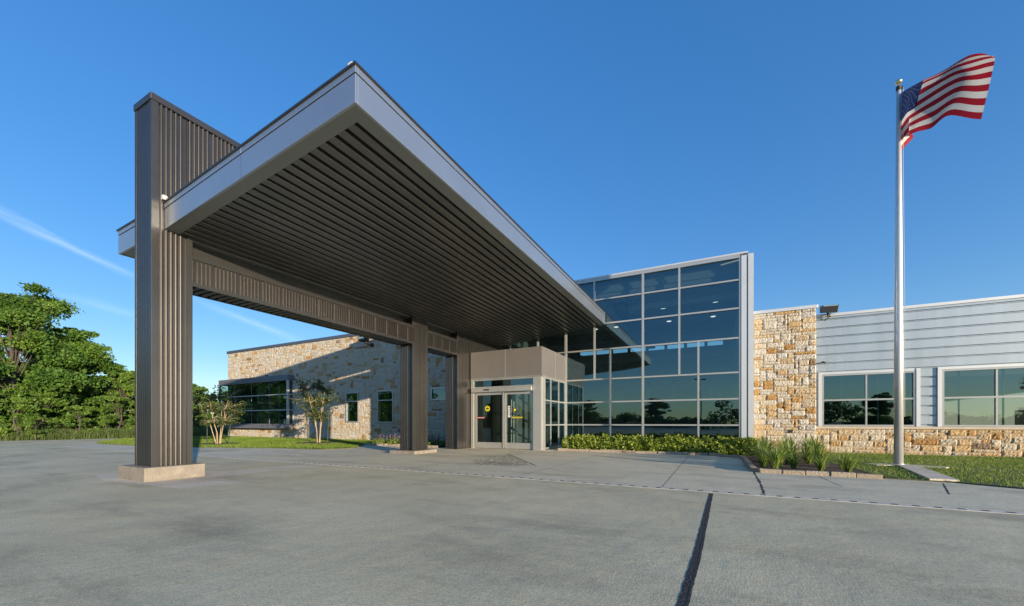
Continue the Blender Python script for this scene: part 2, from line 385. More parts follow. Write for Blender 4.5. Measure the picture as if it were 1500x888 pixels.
def blades(pts, h, wd, rng, lean=.35, hv=.4):
    n = len(pts); hh = h*rng.uniform(1-hv, 1+hv, n); a = rng.uniform(0, 2*np.pi, n); wv = wd*rng.uniform(.6, 1.3, n)
    side = np.stack([np.cos(a), np.sin(a), np.zeros(n)], 1)*wv[:, None]
    l = rng.normal(size=(n, 2))*lean; tip = pts+np.stack([l[:, 0]*hh, l[:, 1]*hh, hh], 1)
    return np.stack([pts-side, pts+side, tip], 1)
def inside(poly, p):
    x, y = p[:, 0], p[:, 1]; r = np.zeros(len(p), bool); n = len(poly); j = n-1
    for i in range(n):
        xi, yi = poly[i]; xj, yj = poly[j]
        c = ((yi > y) != (yj > y)) & (x < (xj-xi)*(y-yi)/((yj-yi) or 1e-9)+xi); r ^= c; j = i
    return r
def scatter(poly, n, rng, z):
    a = np.array(poly); lo, hi = a.min(0), a.max(0); out = []
    while sum(len(o) for o in out) < n:
        p = rng.uniform(lo, hi, (n*2, 2)); out.append(p[inside(poly, p)])
    p = np.concatenate(out)[:n]; return np.concatenate([p, np.full((n, 1), z)], 1)
def copy_tree(o, parent=None):
    c = o.copy(); C.objects.link(c); c.parent = parent
    for ch in list(o.children): copy_tree(ch, c)
    return c
def solid_wall(mb, x0, x1, z0, z1, y0, y1, holes, mi=0):
    """wall slab in the XZ plane with rectangular holes (hx0, hx1, hz0, hz1)"""
    zs = sorted({z0, z1, *[h[2] for h in holes if z0 < h[2] < z1], *[h[3] for h in holes if z0 < h[3] < z1]})
    for a, b in zip(zs, zs[1:]):
        hs = sorted((h[0], h[1]) for h in holes if h[2] < (a+b)/2 < h[3]); x = x0
        for p, q in hs:
            if p > x: mb.box(x, p, y0, y1, a, b, mi)
            x = max(x, q)
        if x < x1: mb.box(x, x1, y0, y1, a, b, mi)
def ashlar(mb, x0, x1, z0, z1, y, holes, seed, cw=.105, ch=.098, sub=.06, ochre=.2, proud=.03, seams=True):
    """random coursed rubble facing in the plane y, looking towards -Y"""
    r = random.Random(seed); nx = max(1, round((x1-x0)/cw)); nz = max(1, round((z1-z0)/ch)); cw = (x1-x0)/nx; ch = (z1-z0)/nz
    occ = [[False]*nx for _ in range(nz)]
    for hx0, hx1, hz0, hz1 in holes:
        for j in range(nz):
            for i in range(nx):
                cx, cz = x0+(i+.5)*cw, z0+(j+.5)*ch
                if hx0 < cx < hx1 and hz0 < cz < hz1: occ[j][i] = True
    for j in range(nz):
        for i in range(nx):
            if occ[j][i]: continue
            wd = r.choice((2, 2, 3, 3, 4, 4, 5, 6)); h = r.choice((1, 1, 1, 2, 2, 2, 3)) if wd < 5 else r.choice((1, 1, 2, 2))
            k = 0
            while k < wd and i+k < nx and not occ[j][i+k]: k += 1
            if k < wd or (k == wd and i+k == nx-1 and not occ[j][nx-1]): wd = k if i+k < nx-1 or k < wd else k+1
            wd = max(1, min(wd, nx-i)); hh = 1
            while hh < h and j+hh < nz and all(not occ[j+hh][i+q] for q in range(wd)): hh += 1
            for a in range(hh):
                for q in range(wd): occ[j+a][i+q] = True
            g = .007
            a0, a1, b0, b1 = x0+i*cw+g, x0+(i+wd)*cw-g, z0+j*ch+g, z0+(j+hh)*ch-g
            u = max(2, round((a1-a0)/sub)); v = max(2, round((b1-b0)/sub))
            q = r.random(); tone = r.uniform(0, .45) if q > ochre*2.4 else (r.uniform(.40, .66) if q > ochre*.8 else r.uniform(.62, .90))
            if r.random() < .012: tone = 1.05
            base = proud*r.uniform(.55, 1.25); tx, tz = r.uniform(-.016, .016), r.uniform(-.012, .014)
            s0 = len(mb.v)
            for b in range(v+1):
                for a in range(u+1):
                    fa, fb = a/u, b/v
                    edge = a in (0, u) or b in (0, v)
                    px = a0+(a1-a0)*fa+(0 if edge and a in (0, u) and False else r.uniform(-.004, .004)); pz = b0+(b1-b0)*fb+r.uniform(-.004, .004)
                    d = base+tx*(fa-.5)*2+tz*(fb-.5)*2+r.uniform(-.009, .011)
                    if edge: d *= .55
                    mb.v.append((px, y-d, pz))
            for b in range(v):
                for a in range(u):
                    k = s0+b*(u+1)+a; mb.face((k, k+1, k+u+2, k+u+1), 0, tone)
            ring = [s0+a for a in range(u+1)]+[s0+b*(u+1)+u for b in range(1, v+1)]+[s0+v*(u+1)+a for a in range(u-1, -1, -1)]+[s0+b*(u+1) for b in range(v-1, 0, -1)]
            s1 = len(mb.v)
            for k in ring: p = mb.v[k]; mb.v.append((p[0], y, p[2]))
            for k in range(len(ring)):
                kk = (k+1) % len(ring); mb.face((ring[kk], ring[k], s1+k, s1+kk), 0, tone)

# ------------------------------------------------------------------ ground
g = MB(); g.poly([(-900, -900, -.05), (900, -900, -.05), (900, 900, -.05), (-900, 900, -.05)])
tag(g.build('ground', M['field']), kind='structure')
g = MB(); g.poly([(x, y, 0) for x, y in [(-38, -60), (60, -60), (60, 17.0), (-31, 17.0), (-31, 45), (-37.2, 45), (-35.6, 12.3), (-36.2, 9), (-37, 6.9), (-38.5, -10)]])
tag(g.build('concrete_apron', M['apron']), kind='structure')
walk = [(-29.5, 6.83), (18, 6.83), (18, 7.9), (8, 8.1), (6, 8.6), (4.3, 9.2), (3.7, 9.62), (2.75, 9.78), (.8, 9.9), (.8, 13.5), (-.2, 14.2), (-5.2, 14.15), (-5.2, 16.6), (-10.2, 16.6), (-10.4, 13.45), (-14.7, 13.5), (-15.1, 14), (-13.2, 11.5), (-13.65, 10.4), (-16.1, 10), (-19.4, 8.85), (-23.6, 8.35), (-27, 8.1)]
g = MB(); g.poly([(x, y, .0012) for x, y in walk]); tag(g.build('concrete_walk', M['walk']), kind='structure')
pad = [(-11.3, 3.3), (-10, 3.05), (-7.55, 3.2), (-7.4, 4.1), (-8.62, 4.18), (-8.5, 6.6), (-9.3, 6.6), (-9.4, 4.9), (-10.5, 4.3)]
g = MB(); g.poly([(x, y, .0012) for x, y in pad]); tag(g.build('concrete_pad', M['pad']), kind='structure')
# tooled joints in the walk and rougher wandering sealant joint in the apron
def strip(mb, pts, wd, z, jit=0, r=rnd, step=.12):
    pts = [Vector((p[0], p[1], 0)) for p in pts]; out = []
    for a, b in zip(pts, pts[1:]):
        n = max(1, int((b-a).length/step)); out += [a+(b-a)*k/n for k in range(n)]
    out.append(pts[-1]); L_, R_ = [], []
    for k, p in enumerate(out):
        d = (out[min(k+1, len(out)-1)]-out[max(k-1, 0)]).normalized(); nn = Vector((-d.y, d.x, 0))
        L_.append(p+nn*(wd/2+r.uniform(-jit, jit))); R_.append(p-nn*(wd/2+r.uniform(-jit, jit)))
    i = len(mb.v)
    for a, b in zip(L_, R_): mb.v.append((a.x, a.y, z)); mb.v.append((b.x, b.y, z))
    for k in range(len(out)-1): q = i+2*k; mb.face((q, q+1, q+3, q+2))
mb = MB()
for x, y1 in ((-3.45, 13.9), (-.78, 13.9), (-6.3, 13.8), (-8.9, 10), (-12.2, 10.6)): strip(mb, [(x, 6.9), (x+.03, y1)], .018, .0017, .002)
strip(mb, [(-5.2, 10.45), (.68, 10.5)], .012, .0017, .002); strip(mb, [(-12, 10.2), (-6, 10.4)], .012, .0017, .002)
for x in (6.5, 9.5): strip(mb, [(x, 6.9), (x, 8.0)], .02, .0017, .003)
tag(mb.build('tooled_joints', M['joint_light']), kind='structure')
mb = MB(); strip(mb, [(.64, 6.9), (.7, 8.4), (.73, 9.9)], .035, .0018, .010); strip(mb, [(1.85, 8.3), (1.8, 9.7)], .016, .0018, .003); strip(mb, [(3.05, 8.1), (3.5, 9.5)], .024, .0018, .004)
tag(mb.build('walk_cracks', M['joint']), kind='structure')
mb = MB(); strip(mb, [(-.22, -3), (-.19, 2.4), (-.15, 3.4), (-.07, 6.6)], .026, .0013, .004, step=.05); strip(mb, [(-.18, -3), (-.15, 2.4), (-.11, 3.4), (-.04, 6.6)], .018, .0013, .003, step=.05)
strip(mb, [(-.20, -3), (-.17, 2.4), (-.13, 3.4), (-.055, 6.6)], .056, .0008, .005, step=.04)
tag(mb.build('sealed_expansion_joint', M['joint']), kind='structure')
# grooved landing patch before the doors
mb = MB(); strip(mb, [(-6.24, 11.87), (-3.87, 8.85)], .035, .0018, .006)
for k in range(20):
    f = k/20; ax, ay = -6.24+f*2.37, 11.87-f*3.02
    ln = 1.55*min(1, f*1.6+.05)
    n = int(ln/.075)
    for q in range(1, n):
        px, py = ax-.9*q*.075, ay-.42*q*.075+.0
        if rnd.random() < .92-.45*q/max(n, 1): mb.poly([(px-.022, py-.05, .0026), (px+.02, py-.05, .0026), (px+.022, py+.05, .0026), (px-.02, py+.05, .0026)])
tag(mb.build('grooved_paving', M['joint']), kind='structure')
# trench drain
td = empty('trench_drain', (-6, 6.78, 0), 'long slotted metal trench drain set across the concrete in front of the entrance', 'drain')
mb = MB(); mb.box(-26, 18, 6.70, 6.745, -.05, .0034); mb.box(-26, 18, 6.829, 6.885, -.05, .0034); mb.build('drain_frame', M['drain'], td)
mb = MB(); mb.box(-26, 18, 6.748, 6.827, -.05, .0020); mb.build('channel', M['slot'], td)
mb = MB(); x = -26; xs_ = []
while x < 18: xs_ += [x, x+.13]; x += .205
for x in xs_: mb.v += [(x, y, .0032) for y in (6.747, 6.754, 6.821, 6.828)]
for k in range(len(xs_)-1):
    for r_ in range(3):
        if r_ != 1 or k % 2 == 0: a = 4*k+r_; mb.face((a, a+4, a+5, a+1))
mb.build('grate', M['drain'], td)

# ------------------------------------------------------------------ canopy
XW, XB = -9.09, -9.74
def zb(x): return 4.63+(x+9.16)*.1041 if x >= -9.16 else 4.63+(x+9.16)*.040
YC, YE, XR, XL = 3.6, 16.58, -4.1, -11.05
cn = empty('entrance_canopy', (-9.4, 3.7, 0), 'dark bronze ribbed drive-under canopy with silver fascia on a tall ribbed wall with openings', 'canopy')
def slab(mb, xs, y0, y1, o0, o1, mi=0):
    for a, b in zip(xs, xs[1:]):
        mb.hexa([(a, y0, zb(a)+o0), (b, y0, zb(b)+o0), (b, y1, zb(b)+o0), (a, y1, zb(a)+o0), (a, y0, zb(a)+o1), (b, y0, zb(b)+o1), (b, y1, zb(b)+o1), (a, y1, zb(a)+o1)], mi)
XS = [XL, -9.16, -7.0, XR]
def rim(mb, off0, off1, out, th):
    xs = [XL-out, -9.16, -6.63, XR+out]
    slab(mb, xs[:2], YC-out, YC+th, off0, off1); slab(mb, xs[1:], YC-out, YC+th, off0, off1)
    slab(mb, [XR-th, XR+out], YC+th+.001, YE, off0, off1); slab(mb, [XL-out, XL+th], YC+th+.001, YE, off0, off1)
mb = MB(); rim(mb, 0, .372, 0, .04); mb.build('fascia', M['silver'], cn, bevel=.004)
mb = MB(); rim(mb, .37, .39, -.02, .06); slab(mb, [-6.632, -6.628], YC-.001, YC+.01, .002, .37); mb.build('reveal', M['black'], cn)
mb = MB(); rim(mb, .39, .475, .004, .04); mb.build('fascia_trim', M['silver'], cn, bevel=.004)
mb = MB(); rim(mb, .475, .505, .022, .07); mb.build('roof_edge', M['bronze_dark'], cn)
mb = MB(); slab(mb, [XL+.05, -9.16, XR-.05], YC+.05, YE, .30, .46); mb.build('roof_deck', M['slate'], cn)
mb = MB(); slab(mb, [XL+.04, -9.2], YC+.04, YE, .012, .05); slab(mb, [-9.16, -6.6, XR-.041], YC+.041, YC+.24, .010, .06); slab(mb, [XR-.24, XR-.041], YC+.241, YE, .010, .06)
mb.build('soffit_border', M['border'], cn)
mb = MB()
d = Vector((-1, 0, -.1041)).normalized()
mb.corr((XR-.24, YC+.235, zb(XR-.24)+.09), d, (0, 0, -1), (0, YE-YC-.24, 0), 4.80, pitch=.2, depth=.074, group=0, valley=.33, sl=.02, ch=.02)
slab(mb, [-9.1, XR-.2], YC+.2, YE, .098, .112)
mb.build('soffit', M['soffit'], cn)
mb = MB(); mb.box(-9.10, -9.02, YC-.05, YC+.02, zb(-9.06)+.52, zb(-9.06)+.60); mb.box(-4.22, -4.15, YC-.015, YC+.04, zb(-4.2)+.505, zb(-4.2)+.54); each(mb, 'flashing', M['white_tin'], cn)
# ribbed support wall
YF = 3.414; ZT = 7.04
core = MB()
cx0, cx1 = XB+.036, XW-.036
core.box(cx0, cx1, YF+.026, 4.03, .25, ZT-.12)
core.box(cx0, cx1, 4.03, 16.6, 5.40, ZT-.12)
core.box(cx0, cx1, 4.03, 10.44, 3.75, 4.30); core.box(cx0, cx1, 11.135, 13.04, 3.75, 4.30)
core.box(cx0, cx1, 10.44, 11.135, .1, 5.4); core.box(cx0, cx1, 13.04, 16.6, -.02, 5.4)
core.box(-9.5, -9.35, 4.03, 10.44, 4.30, 4.74); core.box(-9.5, -9.35, 11.135, 13.04, 4.30, 4.74)
core.build('wall_core', M['bronze_dark'], cn)
dp = .034; xo = XW-dp; X_, Y_, Z_ = Vector((1, 0, 0)), Vector((0, 1, 0)), Vector((0, 0, 1))
col = MB(); col.corr((xo, YF+.10, .25), Y_, X_, Z_*(ZT-.37), .44, ch=.105); col.corr((XB, YF+.006, .25), X_, -Y_, Z_*(ZT-.37), .57, depth=.006, sl=.10, ch=.05); col.corr((XB+dp, YF+.1, .25), Y_, -X_, Z_*(ZT-.37), .44)
col.build('column', M['bronze'], cn)
par = MB(); par.corr((xo, 3.962, 5.40), Y_, X_, Z_*(ZT-.12-5.4), 12.62, ch=.105); par.corr((XB+dp, 3.96, 5.40), Y_, -X_, Z_*(ZT-.12-5.4), 12.6); par.build('parapet', M['bronze'], cn)
bm = MB()
bm.corr((xo, 4.04, 3.80), Y_, X_, Z_*.45, 6.39, sl=.04, ch=.03); bm.corr((xo, 11.145, 3.80), Y_, X_, Z_*.45, 1.885, sl=.04, ch=.03)
bm.corr((XB+dp, 4.04, 3.80), Y_, -X_, Z_*.45, 6.39); bm.corr((XB+dp, 11.145, 3.80), Y_, -X_, Z_*.45, 1.885)
bm.corr((XB+.05, 4.10, 3.75), Y_, -Z_, X_*.55, 6.26, pitch=.15, depth=.02, group=0); bm.corr((XB+.05, 11.2, 3.75), Y_, -Z_, X_*.55, 1.76, pitch=.15, depth=.02, group=0)
bm.build('beam', M['bronze'], cn)
for y0, y1, z0 in ((10.43, 11.145, .11), (13.03, 16.6, 0)):
    p = MB(); p.corr((XW-.012, y0+.1, z0), Y_, X_, Z_*(5.4-z0), y1-y0-.16, pitch=.215, depth=.012, group=0, valley=.05, sl=.004, ch=.001); p.corr((XB+.01, y0+.034, z0), X_, -Y_, Z_*(3.75-z0), .60, sl=.02, ch=.02); p.corr((XB+dp, y0+.1, z0), Y_, -X_, Z_*(5.4-z0), y1-y0-.16)
    p.build('pier', M['bronze'], cn)
tr = MB(); q = .006
def ytrim(y0, y1, z0, z1): tr.box(XW-.02, XW+q, y0, y1, z0, z1)
ytrim(YF, YF+.10, .25, ZT-.12); tr.box(XW-.08, XW-.0, YF-q, YF+.02, .25, ZT-.12); tr.box(XB-q, XB+.05, YF-q*.8, YF+.03, .25, ZT-.12)
ytrim(3.955, 4.045, .25, 4.72); tr.box(XB, XW-.02, 4.032, 4.05, .25, 3.74)
ytrim(4.046, 10.36, 3.72, 3.80); ytrim(4.046, 10.43, 4.25, 4.33); ytrim(10.36, 10.53, .11, 3.80); ytrim(10.36, 10.5, 4.33, 4.8)
tr.box(XB-q, XB+.04, 4.05, 10.4, 3.72, 3.80); tr.box(XB-q, XB+.04, 11.2, 13.0, 3.72, 3.80)
ytrim(11.075, 11.155, .11, 4.8); ytrim(11.156, 12.96, 3.72, 3.80); ytrim(11.156, 13.03, 4.25, 4.33); ytrim(12.96, 13.13, 0, 3.80); ytrim(12.96, 13.1, 4.33, 4.8)
for y in (4.05, 11.155): pass
tr.box(XB, XW-.02, 11.137, 11.15, .11, 3.74)
tr.build('corner_trim', M['bronze_dark'], cn)
cp = MB(); cp.box(XB-.02, XW+.02, YF-.02, 16.6, ZT-.12, ZT); cp.build('wall_cap', M['bronze_dark'], cn, bevel=.006)
pl = MB(); pl.box(-10.0, -8.95, 3.26, 4.2, -.05, .25); pl.build('plinth', M['plinth'], cn, bevel=.015)
pl = MB(); pl.box(-9.97, -8.85, 10.2, 11.38, -.05, .11); pl.build('plinth', M['plinth'], cn, bevel=.012)

# ------------------------------------------------------------------ glass lobby
YT = 16.65; XT0, XT1 = -9.06, .775
lb = empty('glass_lobby', (-4, YT, 0), 'tall flat-roofed lobby with tinted curtain wall glazing behind the canopy', 'building')
def bar_v(mb, x, z0, z1, wd=.065, y=YT, d0=.075, d1=.06): mb.box(x-wd/2, x+wd/2, y-d0, y+d1, z0, z1)
def bar_h(mb, x0, x1, z, wd=.06, y=YT, d0=.066, d1=.06): mb.box(x0, x1, y-d0, y+d1, z-wd/2, z+wd/2)
fr = MB()
for z in (6.254, 5.223): bar_h(fr, XT0, .79, z)
bar_h(fr, XT0, .79, 4.144); 
for z in (2.889, 1.927, .965): bar_h(fr, -5.86, .79, z)
bar_h(fr, XT0, .79, 7.11, .13, d0=.08); bar_h(fr, -5.86, .79, .06, .12)
bar_v(fr, -4.58, 2.89, 7.1); bar_v(fr, -3.92, .1, 4.15); bar_v(fr, -2.6, .1, 7.1, .075); bar_v(fr, -1.245, 2.89, 7.1); bar_v(fr, -.575, .1, 4.15); bar_v(fr, .80, .1, 7.1, .07)
bar_v(fr, -5.86, .1, 7.1, .09); bar_v(fr, -7.2, 3.97, 7.1); bar_v(fr, -8.6, 3.97, 7.1)
cw = fr.build('curtain_wall', M['alu'], lb)
gz = MB(); pr_ = random.Random(4)
def pane_tilt(mb, x0, x1, z0, z1, y, amt=.0016):
    a, b = pr_.uniform(-amt, amt), pr_.uniform(-amt, amt); xc, zc = (x0+x1)/2, (z0+z1)/2
    mb.poly([(x, y+a*(x-xc)+b*(z-zc), z) for x, z in ((x0, z0), (x1, z0), (x1, z1), (x0, z1))])
ROWS = [.05, .965, 1.927, 2.889, 4.144, 5.223, 6.254, 7.15]
for k, (za, zc_) in enumerate(zip(ROWS, ROWS[1:])):
    xs_ = [-5.86, -3.92, -2.6, -.575, .8] if k < 3 else ([XT0, -7.2, -5.86, -4.58, -3.92, -2.6, -1.245, -.575, .8] if k == 3 else [XT0, -8.6, -7.2, -5.86, -4.58, -2.6, -1.245, .8])
    for xa, xb in zip(xs_, xs_[1:]): pane_tilt(gz, xa, xb, za, zc_, YT)
gz.build('glazing', M['glass'], cw)
ep = MB(); ep.box(.837, 1.0, YT-.10, YT+.4, 0, 7.1); ep.box(1.012, 1.03, YT-.05, YT+.4, 0, 7.12); ep.box(1.045, 1.215, YT-.12, YT+.5, 0, 7.12); ep.build('end_pier', M['alu_matt'], lb)
rf = MB(); rf.box(XT0-.05, 1.05, YT-.09, 27.3, 7.175, 7.235); rf.build('roof', M['alu_matt'], lb)
sh = MB(); sh.box(XT0-.2, XT0, YT+.1, 27.2, 0, 7.17); sh.box(.84, 1.0, YT+.401, 27.2, 0, 7.17)
bh = [(-8.6, .4, 5.75, 6.12)]
solid_wall(sh, XT0, .84, 0, 7.17, 27.0, 27.2, bh); sh.build('wall', M['interior'], lb)
x = -8.6; mw = MB()
while x < .4: mw.box(x-.05, x+.12, 26.98, 27.1, 5.75, 6.12); x += 1.15
each(mw, 'clerestory_frame', M['dark_int'], lb)
it = MB(); it.box(XT0, .84, YT+.1, 27, 6.22, 6.3); it.box(XT0, .84, 18.0, 18.25, 6.0, 6.22); it.build('ceiling', M['ceiling'], lb)
it = MB(); it.box(XT0, .84, YT+.35, YT+.5, 6.45, 7.15); it.box(-6.5, .3, YT+.3, YT+.34, 6.62, 6.78); each(it, 'bulkhead', M['interior'], lb)
it = MB(); it.box(XT0, .84, YT+.08, 27, -.02, .02); it.build('floor', M['carpet'], lb)
it = MB(); it.box(-3.9, -3.45, 17.2, 27, 5.85, 6.2); it.box(XT0, .8, 22.5, 22.8, 5.75, 6.2); each(it, 'ceiling_duct', M['dropduct'], lb)
it = MB(); it.box(XT0, .84, 26.2, 26.99, 5.05, 5.45); it.box(-8.5, .4, 24.8, 25.4, 4.75, 5.0); it.box(XT0, .84, 25.4, 26.9, 3.0, 3.3); each(it, 'balcony_band', M['interior'], lb)
it = MB()
for x in (-5.2, -3.1, -1.9, -.2): it.box(x-.09, x+.09, 21.5, 21.7, 0, 3.2)
it.box(-5.2, 0, 21.5, 21.7, 3.0, 3.2); it.box(XT0, -4.6, 22.5, 22.6, 0, 3); each(it, 'partition', M['wood_int'], lb)
it = MB(); it.box(-4.6, -1.8, 19.3, 20.0, 0, 1.05); it.box(-1.2, -.5, 18.6, 19.2, 0, .75); each(it, 'reception_desk', M['dark_int'], lb)
for x, y in ((-3.42, 18.9), (-2.1, 19.0), (0, 19), (-.1, 21.6), (-5.88, 21.6), (-4.76, 21.6), (-2.1, 21.6), (-6.4, 19)):
    m_ = MB(); m_.tube([(x, y, 6.205), (x, y, 6.217)], .11, 12); m_.build('ceiling_light', M['lamp'], lb)
# ------------------------------------------------------------------ vestibule
YV = 13.9
vb = empty('entrance_vestibule', (-7.5, YV, 0), 'projecting entrance vestibule with taupe fascia box above automatic sliding glass doors', 'entrance')
mb = MB(); mb.box(-9.05, -5.85, YV-.02, YT-.08, 2.85, 3.96); mb.build('fascia_box', M['mauve'], vb, bevel=.004)
mb = MB(); mb.box(-7.44, -7.415, YV-.024, YV, 2.86, 3.95); mb.box(-5.86, -5.846, 15.3, 15.32, 2.86, 3.95); mb.box(-9.05, -5.84, YV-.03, YV-.018, 2.835, 2.862); mb.box(-5.852, -5.84, YV-.03, YT-.08, 2.835, 2.862); each(mb, 'panel_joint', M['alu'], vb)
mb = MB()
mb.box(-6.22, -5.90, YV, YV+.16, 0, 2.84); mb.box(-5.96, -5.86, YV+.161, YV+.30, 0, 2.84); mb.box(-9.05, -8.93, YV, YV+.16, 0, 2.84)
mb.box(-8.929, -6.221, YV+.01, YV+.15, 2.77, 2.84); mb.box(-8.929, -6.221, YV+.01, YV+.15, 2.46, 2.52)
mb.build('door_frame', M['alu'], vb)
mb = MB(); mb.poly([(-8.93, YV+.07, 2.52), (-6.22, YV+.07, 2.52), (-6.22, YV+.07, 2.77), (-8.93, YV+.07, 2.77)]); mb.build('transom_pane', M['glass'], vb)
mb = MB(); mb.box(-8.98, -6.25, YV-.09, YV+.06, 2.29, 2.455); hd = mb.build('door_operator', M['alu'], vb, bevel=.01)
mb = MB(); mb.box(-8.35, -8.12, YV-.12, YV-.088, 2.36, 2.41); mb.build('motion_sensor', M['ink'], hd)
def leaf(x0, x1, y, z1=2.28):
    m_ = MB(); t = .075
    m_.box(x0, x0+t, y, y+.045, .02, z1); m_.box(x1-t, x1, y, y+.045, .02, z1); m_.box(x0+t, x1-t, y, y+.045, z1-.10, z1); m_.box(x0+t, x1-t, y, y+.045, .02, .26)
    o = m_.build('sliding_door', M['alu'], vb)
    p = MB(); p.poly([(x0+t, y+.02, .26), (x1-t, y+.02, .26), (x1-t, y+.02, z1-.1), (x0+t, y+.02, z1-.1)]); p.build('pane', M['glass_door'], o)
    return o
l1 = leaf(-8.84, -7.52, YV+.02); l2 = leaf(-7.50, -6.24, YV+.08)
m_ = MB(); m_.box(-8.93, -8.85, YV+.02, YV+.12, .0, 2.29); m_.box(-7.545, -7.49, YV-.01, YV+.019, .02, 2.28); each(m_, 'door_jamb', M['alu'], vb)
def disc(mb, cx, cy, cz, r, mi, n=20): mb.poly([(cx+r*math.cos(2*math.pi*k/n), cy, cz+r*math.sin(2*math.pi*k/n)) for k in range(n)], mi)
s = MB(); y = YV+.032; disc(s, -8.27, y, 1.63, .115, 0); 
for k in range(9): s.box(-8.345+k*.017, -8.334+k*.017, y-.003, y-.001, 1.60, 1.665, 1)
for k in range(6): s.box(-8.315+k*.017, -8.304+k*.017, y-.003, y-.001, 1.69, 1.715, 1); s.box(-8.315+k*.017, -8.304+k*.017, y-.003, y-.001, 1.545, 1.57, 1)
s.build('round_sticker', [M['yellow'], M['ink']], l1)
s = MB(); s.box(-8.76, -8.40, y-.004, y, 1.235, 1.285, 0)
for k in range(16): 
    if k not in (5, 10): s.box(-8.735+k*.02, -8.722+k*.02, y-.006, y-.0045, 1.248, 1.272, 1)
s.build('warning_strip', [M['redtape'], M['paper']], l1)
s = MB(); y = YV+.092; s.box(-7.17, -6.72, y-.004, y, 1.235, 1.285, 0)
for k in range(20):
    if k not in (6, 12): s.box(-7.15+k*.0205, -7.137+k*.0205, y-.006, y-.0045, 1.248, 1.272, 1)
s.build('caution_strip', [M['yellow'], M['ink']], l2)
s = MB()
for k in range(5): s.box(-7.36, -7.26, y-.002, y, 1.66-k*.085, 1.72-k*.085, 0)
s.box(-7.36, -7.25, y-.002, y, 1.27, 1.33, 0); s.build('opening_hours_lettering', [M['paper'], M['ink'], M['yellow']], l2)
s = MB(); disc(s, -7.05, y-.001, 1.56, .075, 1); disc(s, -7.05, y-.003, 1.56, .05, 2); s.build('round_sticker', [M['paper'], M['ink'], M['yellow']], l2)
# side screen and the inner doors
mb = MB()
for yy in (YV+.33, 14.85, 15.75, YT-.12): mb.box(-5.905, -5.855, yy-.03, yy+.03, .0, 2.84)
for z in (.06, .965, 1.927, 2.80): mb.box(-5.90, -5.86, YV+.36, YT-.15, z-.028, z+.028)
ss = mb.build('side_screen', M['alu'], vb)
mb = MB(); mb.poly([(-5.88, YV+.3, .05), (-5.88, YT-.08, .05), (-5.88, YT-.08, 2.84), (-5.88, YV+.3, 2.84)]); mb.build('pane', M['glass'], ss)
mb = MB()
for x, wd in ((-8.9, .2), (-8.3, .08), (-7.62, .16), (-7.3, .1), (-6.75, .08), (-6.1, .2)): mb.box(x-wd/2, x+wd/2, YT-.05, YT+.06, 0, 2.5)
mb.box(-9.0, -5.9, YT-.05, YT+.06, 2.5, 2.83); mb.box(-7.3, -6.1, YT-.04, YT+.05, 1.0, 1.12); each(mb, 'inner_doors', M['alu'], vb)
mb = MB(); mb.box(-8.95, -6.0, YV+.17, YT-.06, -.02, .006); mb.build('entrance_mat', M['dark_int'], vb)
mb = MB(); mb.box(-7.05, -6.75, 20.4, 20.43, 1.0, 1.75); mb.build('poster', M['dark_int'], lb)

# ------------------------------------------------------------------ windows helper
def window(parent, x0, x1, z0, z1, y, rails=(), mulls=(), fw=.06, m='alu', depth=.10, thin=()):
    b = MB()
    b.box(x0, x0+fw, y-.02, y+depth, z0, z1); b.box(x1-fw, x1, y-.02, y+depth, z0, z1)
    b.box(x0+fw, x1-fw, y-.02, y+depth, z1-fw, z1); b.box(x0+fw, x1-fw, y-.02, y+depth, z0, z0+fw)
    for r_ in rails: b.box(x0+fw, x1-fw, y-.012, y+depth-.01, r_-.028, r_+.028)
    for q_ in mulls: b.box(q_-.022, q_+.022, y+.0, y+depth-.02, z0+fw, z1-fw)
    o = b.build('window', M[m], parent)
    p = MB(); xs_ = [x0+.01, *mulls, x1-.01]; zs_ = [z0+.01, *rails, z1-.01]
    for xa, xb in zip(xs_, xs_[1:]):
        for za, zc_ in zip(zs_, zs_[1:]): pane_tilt(p, xa, xb, za, zc_, y+.045)
    p.build('pane', M['glass'], o)
    return o
# ------------------------------------------------------------------ left stone wing
YL = 17.0; XL0 = -33.0
lw = empty('stone_wing', (-20, YL, 0), 'long limestone wing with projecting ribbon window on the left behind the canopy', 'building')
wins = [(-20.15, -19.04, 1.07, 2.91), (-17.53, -16.27, 1.05, 2.93), (-13.6, -12.4, 2.26, 2.93), (-23.95, -22.95, 2.3, 2.93)]
bayh = (-32.6, -25.3, .75, 4.15)
st = MB(); ashlar(st, XL0, XT0-.2, -.15, 6.28, YL, [(a+.01, b-.01, c+.01, d_-.01) for a, b, c, d_ in wins]+[bayh], 3, sub=.085, ochre=.13)
st.build('stone_facing', M['stone'], lw, tones=True)
bk = MB(); solid_wall(bk, XL0, XT0-.2, -.2, 6.28, YL-.004, YL+.25, wins+[bayh]); bk.build('wall', M['mortar'], lw)
bk = MB(); bk.box(XL0, XL0+.25, YL+.251, 32, -.2, 6.28); bk.box(XL0+.25, XT0-.2, 31.8, 32, -.2, 6.28); bk.box(XL0, XT0-.2, YL+.26, 32, 5.5, 5.6); bk.box(XL0, XT0-.2, YL+.26, 32, -.2, 0.05)
bk.build('shell', M['interior'], lw)
bk = MB(); bk.box(XL0+.26, XT0-.2, 22.8, 23, .05, 5.5); 
for x in (-30, -27.5, -24.3, -21.2, -18.3, -15): bk.box(x, x+.15, YL+.4, 22.8, .05, 5.5)
each(bk, 'partition', M['interior'], lw)
cp = MB(); cp.box(XL0-.06, XT0-.2, YL-.07, YL+.3, 6.28, 6.47); cp.box(XL0-.06, XL0+.3, YL+.301, 32, 6.28, 6.47); cp.box(XL0, XT0-.2, YL+.31, 32, 6.1, 6.3); cp.build('coping', M['coping_dark'], lw)
